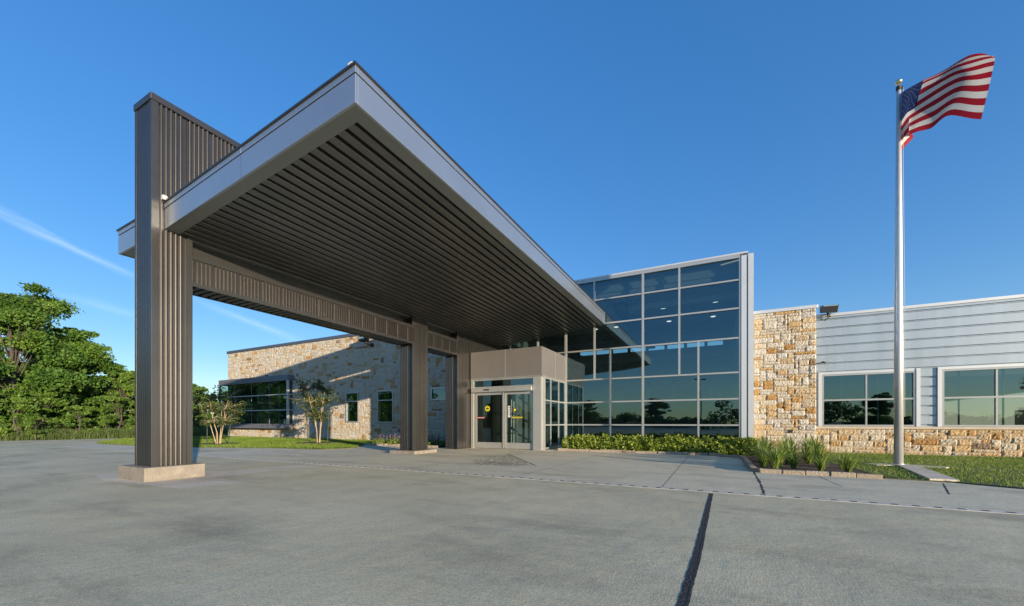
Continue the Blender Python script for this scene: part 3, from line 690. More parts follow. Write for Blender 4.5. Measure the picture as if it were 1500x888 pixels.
for k, (a, b, c, d_) in enumerate(wins):
    window(lw, a, b, c, d_, YL-.035, rails=(() if k > 1 else (2.35,)), fw=.075, depth=.16)
# projecting bay
YB = 16.52; bx0, bx1 = -33.35, -25.1
mb = MB(); mb.box(bx0, bx1, YB, YL+.3, 3.86, 4.24); mb.box(bx0, bx1, YB, YL+.3, .67, .985); 
bay = mb.build('window_box', M['slate'], lw, bevel=.006)
mb = MB()
for z in (2.95, 1.91): mb.box(bx0+.1, bx1-.005, YB+.004, YB+.08, z-.03, z+.03); mb.box(bx1-.07, bx1-.008, YB+.12, YL, z-.03, z+.03)
mb.box(bx1-.13, bx1-.006, YB+.003, YB+.12, .985, 3.86); mb.box(bx0+.006, bx0+.11, YB+.003, YB+.12, .985, 3.86); mb.box(bx1-.08, bx1-.01, YL-.1, YL, .985, 3.86)
mb.build('bay_frame', M['alu_matt'], bay)
mb = MB()
for x in (-31.3, -29.2, -27.15): mb.box(x-.012, x+.012, YB+.02, YB+.06, .985, 3.86)
each(mb, 'glazing_joint', M['slate'], bay)
mb = MB(); mb.poly([(bx0, YB+.04, .98), (bx1-.03, YB+.04, .98), (bx1-.03, YB+.04, 3.87), (bx0, YB+.04, 3.87)]); mb.poly([(bx1-.04, YB+.04, .98), (bx1-.04, YL, .98), (bx1-.04, YL, 3.87), (bx1-.04, YB+.04, 3.87)]); mb.build('pane', M['glass'], bay)

# ------------------------------------------------------------------ right wing
YS = 17.3
pw = empty('stone_wall', (2.15, 16.95, 0), 'tall buff limestone wall panel between the glass lobby and the metal clad wing', 'wall')
st = MB(); ashlar(st, 1.225, 3.09, -.1, 5.0, 16.95, [], 11, sub=.036, ochre=.2, proud=.045); st.build('stone_facing', M['stone'], pw, tones=True)
bk = MB(); bk.box(1.225, 3.088, 16.948, 18.2, -.1, 5.0); bk.build('backing', M['mortar'], pw)
cp = MB(); cp.box(1.20, 3.13, 16.88, 18.2, 5.0, 5.115); cp.build('coping', M['alu_matt'], pw, bevel=.006)
rw = empty('metal_clad_wing', (8, YS, 0), 'low wing clad in pale grey horizontal metal panels above a limestone base', 'building')
XE = 16
rwin = [(3.30, 5.72, .93, 2.72), (6.32, 8.74, .93, 2.72), (9.4, 11.82, .93, 2.72)]
bk = MB(); solid_wall(bk, 3.09, XE, .84, 4.74, YS, YS+.25, rwin); bk.build('wall', M['pale'], rw)
pn = MB(); zs = [4.64-.305*k for k in range(14)]
tops = [4.74]+zs
for k in range(len(tops)-1):
    zt = tops[k]-(.028 if k else 0); zl = tops[k+1]+.028
    if zl < .93: zl = max(zl, .925)
    if zt <= zl: continue
    cuts = sorted((a-.11, b+.11) for a, b, c, d_ in rwin if c-.0 < zl+.02 < d_+.10 or c < zt-.02 < d_+.1); x = 3.095
    for a, b in cuts+[(XE, XE)]:
        if a > x: pn.box(x, a, YS-.05, YS+.01, zl, zt)
        x = max(x, b)
for z in zs:
    if z < 1: continue
    cuts = sorted((a-.10, b+.10) for a, b, c, d_ in rwin if c < z < d_+.1); x = 3.095
    for a, b in cuts+[(XE, XE)]:
        if a > x: pn.box(x, a, YS-.028, YS+.01, z-.009, z+.009)
        x = max(x, b)
pn.build('metal_panels', M['pale'], rw)
cp = MB(); cp.box(3.13, XE, YS-.08, YS+.3, 4.742, 4.83); cp.box(3.0, XE, YS+.301, 30, 4.6, 4.75); cp.build('coping', M['alu_matt'], rw)
sl = MB(); sl.box(3.09, XE, YS-.15, YS+.02, .845, .925); sl.build('sill', M['limestone'], rw, bevel=.006)
st = MB(); ashlar(st, 3.09, XE, -.16, .84, YS-.07, [], 23, sub=.04, ochre=.5, proud=.045); st.build('stone_base', M['stone'], rw, tones=True)
bk = MB(); bk.box(3.09, XE, YS-.072, YS+.25, -.2, .84); bk.build('base_wall', M['mortar'], rw)
bk = MB(); bk.box(3.0, XE, 23.0, 23.2, 0, 4.6); bk.box(3.0, 3.2, YS+.3, 23, 0, 4.6); bk.box(3.0, XE, YS+.26, 23, 2.95, 3.02); bk.box(3.0, XE, YS+.26, 23, -.1, .02); bk.box(6.0, 6.1, YS+.26, 23, 0, 3); bk.build('shell', M['interior'], rw)
for a, b, c, d_ in rwin:
    o = window(rw, a, b, c, d_, YS-.06, rails=(1.83,), mulls=((a+b)/2-.01,), fw=.055)
    j = MB(); j.box(a-.10, a-.004, YS-.10, YS-.0, c, d_+.08); j.box(b+.004, b+.10, YS-.10, YS-.0, c, d_+.08); j.box(a-.004, b+.004, YS-.08, YS, d_+.004, d_+.08); each(j, 'window_trim', M['alu_matt'], o)
    j = MB()
    for q_ in (a+.75, a+1.75): j.box(q_, q_+.03, 18.2, 18.25, 0.02, 2.95)
    j.box(a+.2, a+.5, 20, 21, 0.02, 1.5); each(j, 'furniture', M['interior'], o)

# ------------------------------------------------------------------ lamps and camera on the walls
def push(mb, k=1.032): mb.v = [(x*k, y*k, 1.05+(z-1.05)*k) for x, y, z in mb.v]
fl = empty('floodlight', (3.45, 17.1, 4.7), 'dark box floodlight tilted up on arms from the tall limestone wall panel', 'floodlight')
mb = MB(); p = []
for z, s_ in ((0, .0), (1, .04)):
    pass
mb.hexa([(3.13, 16.42, 4.70), (3.56, 16.42, 4.67), (3.58, 16.75, 4.74), (3.15, 16.75, 4.77), (3.17, 16.50, 4.965), (3.62, 16.50, 4.945), (3.60, 16.80, 4.99), (3.15, 16.80, 5.01)])
push(mb); mb.build('housing', M['lampcase'], fl, bevel=.012)
mb = MB(); mb.hexa([(3.20, 16.49, 4.90), (3.575, 16.49, 4.88), (3.575, 16.50, 4.88), (3.20, 16.50, 4.90), (3.205, 16.488, 4.955), (3.59, 16.488, 4.938), (3.59, 16.50, 4.938), (3.205, 16.50, 4.955)]); push(mb); mb.build('lens', M['lens'], fl)
mb = MB(); mb.tube([(3.08, 16.92, 4.63), (3.25, 16.75, 4.635), (3.38, 16.6, 4.62), (3.40, 16.58, 4.70)], .016, 8); mb.tube([(3.08, 16.92, 4.38), (3.2, 16.78, 4.43), (3.42, 16.6, 4.62)], .012, 8); mb.tube([(3.34, 16.6, 4.62), (3.34, 16.6, 4.74)], .03, 10); push(mb); mb.build('bracket', M['lampcase'], fl)
fl = empty('floodlight', (-18.0, 16.9, 5.7), 'dark box wall floodlight high on the limestone wing below its coping', 'floodlight')
mb = MB(); mb.hexa([(-18.35, 16.3, 5.78), (-17.8, 16.3, 5.78), (-17.8, 16.62, 5.74), (-18.35, 16.62, 5.74), (-18.35, 16.25, 6.02), (-17.8, 16.25, 6.02), (-17.8, 16.66, 6.06), (-18.35, 16.66, 6.06)]); mb.build('housing', M['lampcase'], fl, bevel=.012)
mb = MB(); mb.box(-18.3, -17.85, 16.262, 16.285, 5.84, 5.97); mb.build('lens', M['lens'], fl)
mb = MB(); mb.tube([(-17.9, 17.0, 5.6), (-17.95, 16.7, 5.6), (-18.0, 16.5, 5.65), (-18.05, 16.5, 5.78)], .025, 8); mb.box(-18.0, -17.8, 16.9, 16.99, 5.5, 5.7); mb.build('bracket', M['lampcase'], fl)
sc_ = empty('security_camera', (3.32, 17.2, 3.13), 'small dark security camera on the pale metal wall beside the stone', 'security camera')
mb = MB(); mb.tube([(3.30, 17.27, 3.15), (3.30, 17.15, 3.15)], .022, 8); mb.ball((3.30, 17.12, 3.15), .035, 0, 10, 6); mb.build('mount', M['lampcase'], sc_)
mb = MB(); mb.tube([(3.29, 17.10, 3.14), (3.36, 16.98, 3.11)], [.034, .04], 10); mb.build('camera_body', M['lampcase'], sc_)
# hatch in the stone
ht = MB(); ht.box(2.28, 2.42, 16.90, 16.95, .70, .80); tag(ht.build('wall_hydrant', M['lampcase']), 'small dark square utility box low on the limestone wall panel', 'utility box')

# ------------------------------------------------------------------ flagpole and flag
PX, PY = 3.95, 12.83
fp = empty('flagpole', (PX, PY, 0), 'tall tapered satin aluminium flagpole on the lawn with gold ball top', 'flagpole')
mb = MB(); mb.tube([(PX, PY, 0), (PX, PY, 3), (PX, PY, 6), (PX, PY, 9.12)], [.088, .082, .066, .042], 20); mb.build('pole', M['pole'], fp, smooth=True)
mb = MB(); mb.tube([(PX, PY, .0), (PX, PY, .06)], .105, 20); mb.build('collar', M['pole'], fp, smooth=False)
mb = MB(); mb.tube([(PX, PY, 9.10), (PX, PY, 9.2)], .05, 14); mb.box(PX-.02, PX+.09, PY-.02, PY+.02, 9.13, 9.17); mb.build('truck', M['lampcase'], fp)
mb = MB(); mb.tube([(PX, PY, 9.2), (PX, PY, 9.26)], .012, 8); mb.ball((PX, PY, 9.31), .07, 0, 16, 10, .8); mb.build('ball_finial', M['gold'], fp, smooth=True)
mb = MB(); mb.tube([(PX+.08, PY-.02, 9.15), (PX+.075, PY-.02, 7.5), (PX+.10, PY-.03, 4), (PX+.10, PY-.03, 1.2)], .005, 5); mb.build('halyard', M['white_tin'], fp)
# flag surface: control grid (u along the fly, v up the hoist) -> x offset, depth offset, z
US = [0, .13, .24, .33, .42, .60, .80, 1.0]
VS = [0, .4615, .77, 1.0]
PT = {0: [(3.995, 7.62), (4.09, 7.74), (4.215, 7.89), (4.135, 7.97), (4.24, 7.985), (4.505, 8.0), (4.815, 8.17), (5.35, 7.93)],
      .4615: [(4.0, 8.33), (4.07, 8.46), (4.12, 8.52), (4.17, 8.535), (4.29, 8.60), (4.65, 8.79), (5.10, 8.90), (5.50, 8.79)],
      .77: [(4.0, 8.75), (4.10, 8.87), (4.18, 8.93), (4.26, 8.98), (4.40, 9.10), (4.72, 9.17), (5.10, 9.27), (5.56, 9.20)],
      1.0: [(4.0, 9.03), (4.11, 9.08), (4.19, 9.115), (4.28, 9.145), (4.42, 9.19), (4.75, 9.27), (5.18, 9.46), (5.53, 9.25)]}
PD = {0: [0, -.18, -.30, -.02, .10, .35, .55, .85], .4615: [0, .20, .38, .50, .62, .85, .95, 1.2], .77: [0, .26, .5, .68, .85, 1.1, 1.2, 1.45], 1.0: [0, .3, .56, .76, .95, 1.45, 1.75, 1.85]}
def cubic(xs, ys, x):
    i = max(0, min(len(xs)-2, next((k for k in range(len(xs)-1) if x <= xs[k+1]), len(xs)-2)))
    h = xs[i+1]-xs[i]; t = (x-xs[i])/h
    def sl(k):
        a, b = max(k-1, 0), min(k+1, len(xs)-1); return (ys[b]-ys[a])/(xs[b]-xs[a])
    m0, m1 = sl(i)*h, sl(i+1)*h
    return (2*t**3-3*t*t+1)*ys[i]+(t**3-2*t*t+t)*m0+(-2*t**3+3*t*t)*ys[i+1]+(t**3-t*t)*m1
def flagp(u, v, off=0):
    x = cubic(VS, [cubic(US, [p[0] for p in PT[k]], u) for k in VS], v)
    z = cubic(VS, [cubic(US, [p[1] for p in PT[k]], u) for k in VS], v)
    y = -.9*cubic(VS, [cubic(US, PD[k], u) for k in VS], v)
    k_ = (PY+y)/PY; x *= k_; z = 1.05+(z-1.05)*k_
    y += .02*math.sin(u*22+v*3)*u
    return Vector((x, PY+y-.0+off, z+.012*math.sin(u*17+v*5)*u))
mb = MB(); nu, nv = 75, 52
for j in range(nv+1):
    for i in range(nu+1): mb.v.append(tuple(flagp(i/nu, j/nv)))
for j in range(nv):
    for i in range(nu):
        u, v = (i+.5)/nu, (j+.5)/nv; stripe = int(v*13)
        mi = 2 if (u < .4 and stripe >= 6) else (0 if stripe % 2 == 0 else 1)
        k = j*(nu+1)+i; mb.face((k, k+1, k+nu+2, k+nu+1), mi)
for row in range(9):
    for c_ in range(6 if row % 2 == 0 else 5):
        cu = .4*(2*c_+1+(row % 2))/12; cv = 6/13+(7/13)*(row+1)/10
        for off in (-.006, .006):
            pts = []
            for k in range(10):
                r_ = .0195 if k % 2 == 0 else .0078; a = math.pi/2+k*math.pi/5
                pts.append(flagp(cu+r_*math.cos(a)*.62, cv+r_*math.sin(a)*1.15, off))
            mb.poly(pts, 1)
tag(mb.build('flag', [M['fl_red'], M['fl_white'], M['fl_blue']], smooth=True), 'red white and blue striped national flag with stars flying from the tall aluminium pole', 'flag')
# concrete slab strips at the pole foot
mb = MB(); mb.prism([(3.75, 12.95), (4.15, 12.9), (4.2, 12.45), (3.8, 9.75), (3.42, 9.75), (3.85, 12.5)], -.02, .05); mb.prism([(3.3, 12.75), (3.74, 12.96), (3.8, 12.55), (3.45, 12.45)], -.02, .045); mb.prism([(4.16, 12.9), (4.75, 12.6), (4.6, 12.35), (4.2, 12.46)], -.02, .045)
tag(mb.build('flagpole_paving', M['pad']), kind='structure')

# ------------------------------------------------------------------ beds, edging, lawns
rl = [(2.85, 9.85), (3.75, 9.68), (4.35, 9.25), (6, 8.68), (8, 8.18), (18, 7.98), (18, 17.2), (2.95, 17.2), (2.3, 15.2), (2.75, 12)]
bed = [(.75, 9.95), (2.75, 9.85), (2.7, 12), (2.3, 15.2), (2.95, 17.1), (-5.15, 16.62), (-5.15, 14.2), (-.2, 14.25), (.78, 13.55)]
ll = [(-29.7, 8.8), (-27, 8.15), (-23.65, 8.4), (-19.4, 8.88), (-16.14, 10.03), (-13.67, 10.42), (-13.2, 11.5), (-15.07, 14.0), (-14.75, 16.98), (-34.5, 16.98), (-34, 11.5)]
def lawn_sheet(name, poly, z, m):
    a = MB(); a.prism(poly, -.04, z); return tag(a.build(name, m), kind='structure')
lawn_sheet('lawn', rl, .02, M['soil']); lawn_sheet('lawn', ll, .02, M['soil']); lawn_sheet('mulch_bed', bed, .03, M['mulch'])
lbed = [(-14.75, 13.6), (-10.4, 13.5), (-10.25, 16.95), (-14.7, 16.95)]
lawn_sheet('mulch_bed', lbed, .03, M['mulch'])
for cx, cy, r_ in ((-21.4, 10.6, .95), (-17.9, 13.4, 1.05)):
    a = MB(); a.prism([(cx+r_*(1+.15*math.sin(k*2.3))*math.cos(k*.3927), cy+r_*(1+.12*math.cos(k*1.7))*math.sin(k*.3927)) for k in range(16)], 0, .05); tag(a.build('mulch_ring', M['mulch']), kind='structure')
rng = np.random.default_rng(5)
def lawn_grass(poly, n, h, wd, z, holes=(), m='blade', name='lawn_grass', label=''):
    p = scatter(poly, n, rng, z)
    for hx, hy, hr in holes: p = p[(p[:, 0]-hx)**2+(p[:, 1]-hy)**2 > hr*hr]
    patch = .5+.5*np.sin(p[:, 0]*1.7+np.cos(p[:, 1]*1.3)*2)*np.cos(p[:, 1]*1.1+p[:, 0]*.4)
    keep = rng.random(len(p)) < .55+.45*patch; p = p[keep]; patch = patch[keep]
    b_ = blades(p, h, wd, rng); tone = np.clip(.25+.35*(1-patch)+rng.normal(0, .2, len(p)), 0, 1)
    o = np_mesh(name, b_, 3, M[m], None, tone); tag(o, label, 'grass', None, 'stuff'); return o
pole_poly = [(3.75, 12.95), (4.15, 12.9), (4.2, 12.45), (3.8, 9.75), (3.42, 9.75), (3.85, 12.5)]
lawn_grass(rl, 100000, .042, .006, .018, [(3.95, 12.83, .3), (3.95, 12.2, .22), (3.85, 11.6, .25), (3.75, 11, .25), (3.68, 10.4, .25), (3.62, 9.9, .25)], label='short mown green lawn around the flagpole before the limestone base')
lawn_grass(ll, 80000, .06, .009, .018, [(-21.4, 10.6, .9), (-17.9, 13.4, 1.0)], label='short mown lawn island before the limestone wing')

def edging(name, pts, label, sz=.38, h=.085, d=.12):
    mb = MB(); r_ = random.Random(len(label))
    for a, b in zip(pts, pts[1:]):
        a, b = Vector((*a, 0)), Vector((*b, 0)); ln = (b-a).length; n = max(1, round(ln/sz)); dr = (b-a)/n; nn = Vector((-dr.y, dr.x, 0)).normalized()
        for k in range(n):
            p0 = a+dr*(k+.015); p1 = a+dr*(k+.985); e = r_.uniform(-.012, .012); hh = h+r_.uniform(-.012, .012)
            q = [p0+nn*e, p1+nn*e, p1+nn*(d+e), p0+nn*(d+e)]
            i = len(mb.v); j = lambda: r_.uniform(-.0024, .008)
            mb.hexa([(v.x, v.y, -.03) for v in q]+[(v.x+j(), v.y+j(), hh+j()) for v in q], 0, r_.random())
    return tag(mb.build(name, M['stone_edge'], None, tones=True, bevel=.012), label, 'edging')
edging('stone_edging', [(-5.3, 14.08), (-2.5, 14.1), (-.2, 14.12), (.66, 13.45), (.66, 10.0), (.82, 9.78), (2.78, 9.72)], 'low border of tan stone blocks around the hedge and spiky plant bed')
edging('stone_edging', [(-14.75, 13.42), (-10.3, 13.32)], 'low border of tan stone blocks before the flowering bed by the limestone wing')

# hedge
def hedge():
    n = 26000; x = rng.uniform(-5.25, 1.25, n); bump = .5+.22*np.sin(x*2.3)*np.sin(x*1.31+1)+.07*np.sin(x*7.7+2*np.sin(x*1.9))
    top = .40+.14*bump; th = rng.uniform(-.35, np.pi+.35, n); rr = np.sqrt(rng.uniform(.45, 1.0, n))
    lump = 1+.05*np.sin(x*7.1+th*3+2*np.sin(x*2.7))+.05*np.sin(x*18.3+th*6+3*np.sin(x*4.1))+rng.normal(0, .05, n)
    yc = 14.98; y = yc-np.cos(th)*.72*rr*lump; z = .06+np.sin(th)*top*rr*lump
    y = np.where(x > .45, y-.0, y); keep = z > .03
    c = np.stack([x, y, z], 1)[keep]
    # sprigs that stand above the top
    for k in range(60):
        sx = rng.uniform(-5.1, 1.1); sy = rng.uniform(14.5, 15.4); sh = rng.uniform(.05, .22); m_ = 16
        tt = rng.uniform(0, 1, m_); c = np.concatenate([c, np.stack([sx+rng.normal(0, .03, m_), sy+rng.normal(0, .03, m_), .45+tt*sh], 1)])
    tone = np.clip(.22+.45*(c[:, 2]/.6)+rng.normal(0, .2, len(c)), 0, 1)*0+np.clip(rng.normal(.48, .22, len(c)), 0, 1)
    hd_ = empty('hedge', (-2, 15, 0), 'low clipped leafy green hedge at the foot of the lobby glass', 'hedge')
    np_mesh('foliage', leaves(c, .074, rng, .5), 4, M['leaf_h'], hd_, tone)
hedge()
# strap-leaf clumps
def clump_mesh(seed, nb=84, ln=.62):
    r_ = random.Random(seed); V = []; T = []
    for k in range(nb):
        a = r_.uniform(0, 6.283); l = ln*r_.uniform(.55, 1.25); sp = r_.uniform(.15, 1.15); wv = r_.uniform(.008, .015); bx, by = r_.uniform(-.06, .06), r_.uniform(-.06, .06)
        prev_ = None; tone = min(1, max(0, r_.gauss(.5, .22)))
        for q in range(6):
            f = q/5; out = sp*l*(f**1.5)*.75; zz = l*(f-.42*sp*f*f*f); wd = wv*(1-f**3*.95)
            cx, cy = bx+math.cos(a)*out, by+math.sin(a)*out; sx, sy = -math.sin(a)*wd, math.cos(a)*wd
            cur = ((cx-sx, cy-sy, zz), (cx+sx, cy+sy, zz))
            if prev_: V.append([prev_[0], prev_[1], cur[1], cur[0]]); T.append(tone)
            prev_ = cur
    return np.array(V), np.array(T)
protos = []
CL = [(1.16, 10.28, 1.0, 'bright arching strap-leaf clump behind the stone edging corner, frontmost in the bed'),
      (1.95, 10.2, .62, 'small upright strap-leaf clump against the front edging stones, before the taller clumps'),
      (2.42, 10.35, .8, 'pale strap-leaf clump near the right end of the front edging stones'),
      (1.55, 10.75, .75, 'low sprawling strap-leaf clump just behind the front edging, between two taller ones'),
      (1.05, 11.5, 1.05, 'dense strap-leaf clump where the spiky bed meets the hedge end'),
      (1.62, 11.9, 1.0, 'broad strap-leaf clump in the middle of the mulch bed'),
      (2.15, 11.5, .95, 'strap-leaf clump in the mulch just left of the lawn edge'),
      (2.3, 12.9, 1.25, 'tallest strap-leaf clump with upright blades before the right edge of the stone wall'),
      (1.75, 13.3, 1.1, 'strap-leaf clump behind the middle of the mulch bed before the stone wall'),
      (1.2, 13.0, 1.1, 'dark strap-leaf clump beside the hedge end below the stone wall'),
      (2.0, 14.6, 1.1, 'rear strap-leaf clump close against the foot of the limestone panel'),
      (2.45, 14.2, 1.0, 'rear strap-leaf clump at the right corner of the limestone panel'),
      (.98, 10.75, .7, 'strap-leaf clump wedged in the corner where the edging turns back to the hedge'),
      (1.35, 11.25, .9, 'strap-leaf clump in the second row of the mulch bed, behind the arching corner clump'),
      (2.05, 12.2, .95, 'strap-leaf clump in the third row of the mulch bed, before the tallest clump'),
      (1.1, 12.3, 1.0, 'strap-leaf clump pressed against the right end of the hedge'),
      (2.5, 11.2, .6, 'smallest strap-leaf clump at the lawn side of the mulch bed'),
      (1.7, 12.7, 1.05, 'strap-leaf clump in the centre of the bed, partly hidden by the broad middle clump'),
      (1.35, 14.5, 1.0, 'rear strap-leaf clump half hidden by the hedge end')]
for k in range(3):
    V, T = clump_mesh(40+k); protos.append((V, T))
done = {}
for k, (x, y, s_, lab) in enumerate(CL):
    kk = k % 3
    if kk not in done:
        V, T = protos[kk]; o = np_mesh('spiky_plant', V, 4, M['strap'], None, T); done[kk] = o
    else: o = done[kk].copy(); C.objects.link(o)
    o.location = (x, y, .03); o.scale = (s_, s_, s_); o.rotation_euler = (0, 0, k*1.9); tag(o, lab, 'plant', 'spiky plants in the mulch bed')
# low flowering plants by the left wing
def flower_mesh(seed):
    r_ = np.random.default_rng(seed); n = 420; c = r_.normal(size=(n, 3))*[.22, .22, .12]; c[:, 2] = np.abs(c[:, 2])+.04; return leaves(c, .07, r_, .5), np.clip(r_.normal(.5, .2, n), 0, 1), r_
FLW = [(-14.3, 14.0), (-13.75, 14.2), (-13.2, 13.95), (-12.65, 14.15), (-12.1, 13.95), (-11.5, 14.1), (-10.95, 13.95), (-10.5, 14.25)]
fm = None
for k, (x, y) in enumerate(FLW):
    if fm is None:
        V, T, r_ = flower_mesh(3); fm = empty('flowering_plant', (0, 0, 0), '', '')
        np_mesh('foliage', V, 4, M['strap'], fm, T)
        for a, b, h_ in zip(r_.normal(0, .18, 12), r_.normal(0, .16, 12), r_.uniform(.36, .52, 12)):
            pts = np.stack([np.full(14, a), np.full(14, b), np.linspace(.22, h_, 14)], 1)+r_.normal(0, .012, (14, 3))
            np_mesh('flower_spike', leaves(pts, .045, r_, .2), 4, M['mauve_fl'], fm, np.clip(r_.normal(.5, .2, len(pts)), 0, 1))
        o = fm
    else: o = copy_tree(fm)
    o.location = (x, y, .03); o.rotation_euler = (0, 0, k*1.3); tag(o, 'low green plant with mauve flower spikes in the bed before the limestone wing', 'plant', 'mauve flowering plants by the limestone wing')

# ------------------------------------------------------------------ trees
def tree_obj(name, loc, H, W, seed, nleaf, label, cat='tree', group=None, leafm='leaf', lsz=.185, base=.18, lean=0, nclump=40, parent_rz=0):
    r_ = np.random.default_rng(seed); rr = random.Random(seed); t = empty(name, (0, 0, 0), label, cat, group)
    top = Vector((lean, rr.uniform(-.3, .3), H*.72)); mb = MB(); r0 = .028*H
    trunk = [Vector((0, 0, -.05)), Vector((lean*.2, .1, H*.2)), Vector((lean*.5, -.05, H*.45)), top]
    mb.tube(trunk, [r0, r0*.8, r0*.55, r0*.2], 8)
    cl = []
    for k in range(nclump):
        a = rr.uniform(0, 6.283); hz = base+(1-base)*(rr.random()**.8)*.95
        env = math.sin(math.pi*min(1, max(.05, (hz-base+.12)/(1-base+.14)))**.8)**.42
        rad = W*env*math.sqrt(rr.uniform(.12, 1))*(1+.25*math.sin(a*3+seed))*(.38 if k % 4 == 1 else 1)
        p = Vector((math.cos(a)*rad+lean*hz, math.sin(a)*rad, H*hz*(1-.12*rr.random()*(rad/W)))); s = rr.uniform(.08, .17)*H*.8
        if k % 4 == 0 and hz > .4: p += (p-Vector((lean*hz, 0, H*.45)))*rr.uniform(.08, .24); s *= rr.uniform(.35, .6)
        cl.append((p, s))
        k0 = trunk[1]+(top-trunk[1])*min(1, max(0, (hz-.3)*.9)); mid = (k0+p)/2+Vector((0, 0, .06*H*rr.uniform(-.3, 1)))
        mb.tube([k0, mid, p, p+(p-mid)*.12], [r0*.15, r0*.10, r0*.05, r0*.015], 5)
    w_ = np.array([s*s for _, s in cl]); w_ /= w_.sum(); pts = []
    for (p, s), f in zip(cl, w_):
        n = int(nleaf*f); q = r_.normal(size=(n, 3)); q /= np.linalg.norm(q, axis=1)[:, None]; q *= (r_.uniform(.25, 1, n)**.45)[:, None]
        q *= (1+.42*np.sin(q[:, :1]*7+p.x)*np.sin(q[:, 1:2]*6+p.y)); q *= [s, s, s*.5]; pts.append(q+np.array(p))
    tn = np.concatenate([np.full(len(q), r_.normal(.5, .16)) for q in pts]); pts = np.concatenate(pts); ok = pts[:, 2] > .05; pts = pts[ok]; tn = tn[ok]
    mb.build('trunk', M['bark'], t)
    np_mesh('crown', leaves(pts, lsz, r_, .55), 4, M[leafm], t, np.clip(tn+r_.normal(0, .17, len(pts)), 0, 1))
    t.location = loc; t.rotation_euler = (0, 0, parent_rz); return t
tA = tree_obj('broadleaf_tree', (-42.5, 8.6, 0), 10.4, 3.4, 1, 62000, 'tallest broadleaf tree of the woodland edge at far left', nclump=64, base=.06)
tB = tree_obj('broadleaf_tree', (-42.6, 11.3, 0), 8.0, 2.7, 2, 56000, 'mid height broadleaf tree right of the tallest tree at the woodland edge', nclump=58, base=.05)
tC = tree_obj('broadleaf_tree', (-41.9, 13.9, 0), 5.2, 2.5, 3, 42000, 'short rounded broadleaf tree beside the tall bronze canopy wall', nclump=46, base=.03, leafm='leaf_b')
G = 'trees along the woodland edge'
for o in (tA, tB, tC): o['group'] = G
def tcopy(src, x, y, s, rz, label, sz=None):
    o = copy_tree(src); o.location = (x, y, 0); o.scale = (s, s, sz or s); o.rotation_euler = (0, 0, rz); tag(o, label, 'tree', G); return o
tcopy(tB, -45.5, 3.8, 1.2, 2.2, 'broadleaf tree cut off by the left border of the photo behind the tall grass')
tcopy(tA, -52, 12.5, .92, 1.1, 'broadleaf tree set back behind the tallest tree, seen through its crown')
tcopy(tC, -50, 16.4, 1.22, 2.7, 'broadleaf tree set back in the dip between the mid height and the short rounded tree')
tcopy(tC, -46, 17.2, .95, 4.2, 'low broadleaf tree half hidden by the tall bronze canopy wall')
tcopy(tC, -56.5, 25.0, 1.06, .7, 'low broadleaf tree seen under the canopy beam, right beside the tall wall')
tcopy(tC, -53.5, 28.4, .98, 3.3, 'low broadleaf tree seen under the canopy beam behind the staked sapling')
tcopy(tB, -60, 33.5, .80, 5.1, 'far broadleaf tree beside the end of the limestone wing')
tcopy(tB, -64, 29.0, .78, 2.1, 'far broadleaf tree rising behind the low trees under the canopy beam')
tcopy(tA, -58, 21.2, .62, 3.9, 'tree behind the tall bronze canopy wall at the woodland edge')
bA = tree_obj('wild_bush', (-37.6, 7.6, 0), 2.6, 1.5, 11, 7000, 'bright leafy wild bush at the foot of the tallest tree', 'bush', 'wild bushes at the woodland edge', 'leaf_b', .13, .02, 0, 18)
BU = [(-38.3, 4.6, 1.0, 'wild bush at the far left border under the trees'), (-37.8, 10.4, .85, 'low wild bush beside the pavement before the mid height tree'), (-38.3, 12.6, 1.15, 'larger wild bush below the mid height tree'), (-38.9, 14.9, 1.0, 'wild bush before the short rounded tree'), (-40.5, 16.6, 1.1, 'wild bush beside the tall bronze wall'), (-39.6, 9.2, 1.25, 'tall wild bush filling the gap between the two largest trees'), (-39.8, 6.2, 1.2, 'tall wild bush left of the largest trunk'), (-45, 20.5, 1.0, 'wild bush behind the tall bronze wall'), (-36.9, 5.0, .62, 'small wild bush at the pavement edge near the left border'), (-36.6, 8.2, .55, 'smallest wild bush at the pavement edge, before the tallest tree'), (-36.9, 11.4, .6, 'small wild bush at the pavement edge, before the gap between two trees'), (-37.0, 13.8, .66, 'small wild bush at the pavement edge, beside the bronze column'), (-51, 25.5, .85, 'wild bush seen below the canopy beam at the meadow edge')]
for k, (x, y, s_, lab) in enumerate(BU):
    o = copy_tree(bA); o.location = (x, y, 0); o.scale = (s_,)*3; o.rotation_euler = (0, 0, 1.1*k+.6); tag(o, lab, 'bush', 'wild bushes at the woodland edge')
# tall roadside grass and far meadow
def tall(poly, n, h, wd, label, m='tall'):
    p = scatter(poly, n, rng, -.03); hm = .6+.5*(.5+.5*np.sin(p[:, 0]*1.1)*np.cos(p[:, 1]*1.4))
    b_ = blades(p, h, wd, rng, .22, .5); b_[:, 2, 2] *= hm; o = np_mesh('tall_grass', b_, 3, M[m], None, np.clip(rng.normal(.5, .2, n), 0, 1)); tag(o, label, 'grass', None, 'stuff')
tall([(-38.2, -6), (-37.2, 6.9), (-36.4, 9), (-35.8, 12.3), (-36.3, 24), (-42, 24), (-43, -6)], 60000, .62, .014, 'tall rough grass and weeds at the pavement edge under the trees')
tall([(-37.5, 24), (-37.6, 48), (-70, 48), (-56, 24)], 50000, .6, .03, 'rough meadow grass beyond the drive, seen below the canopy beam')
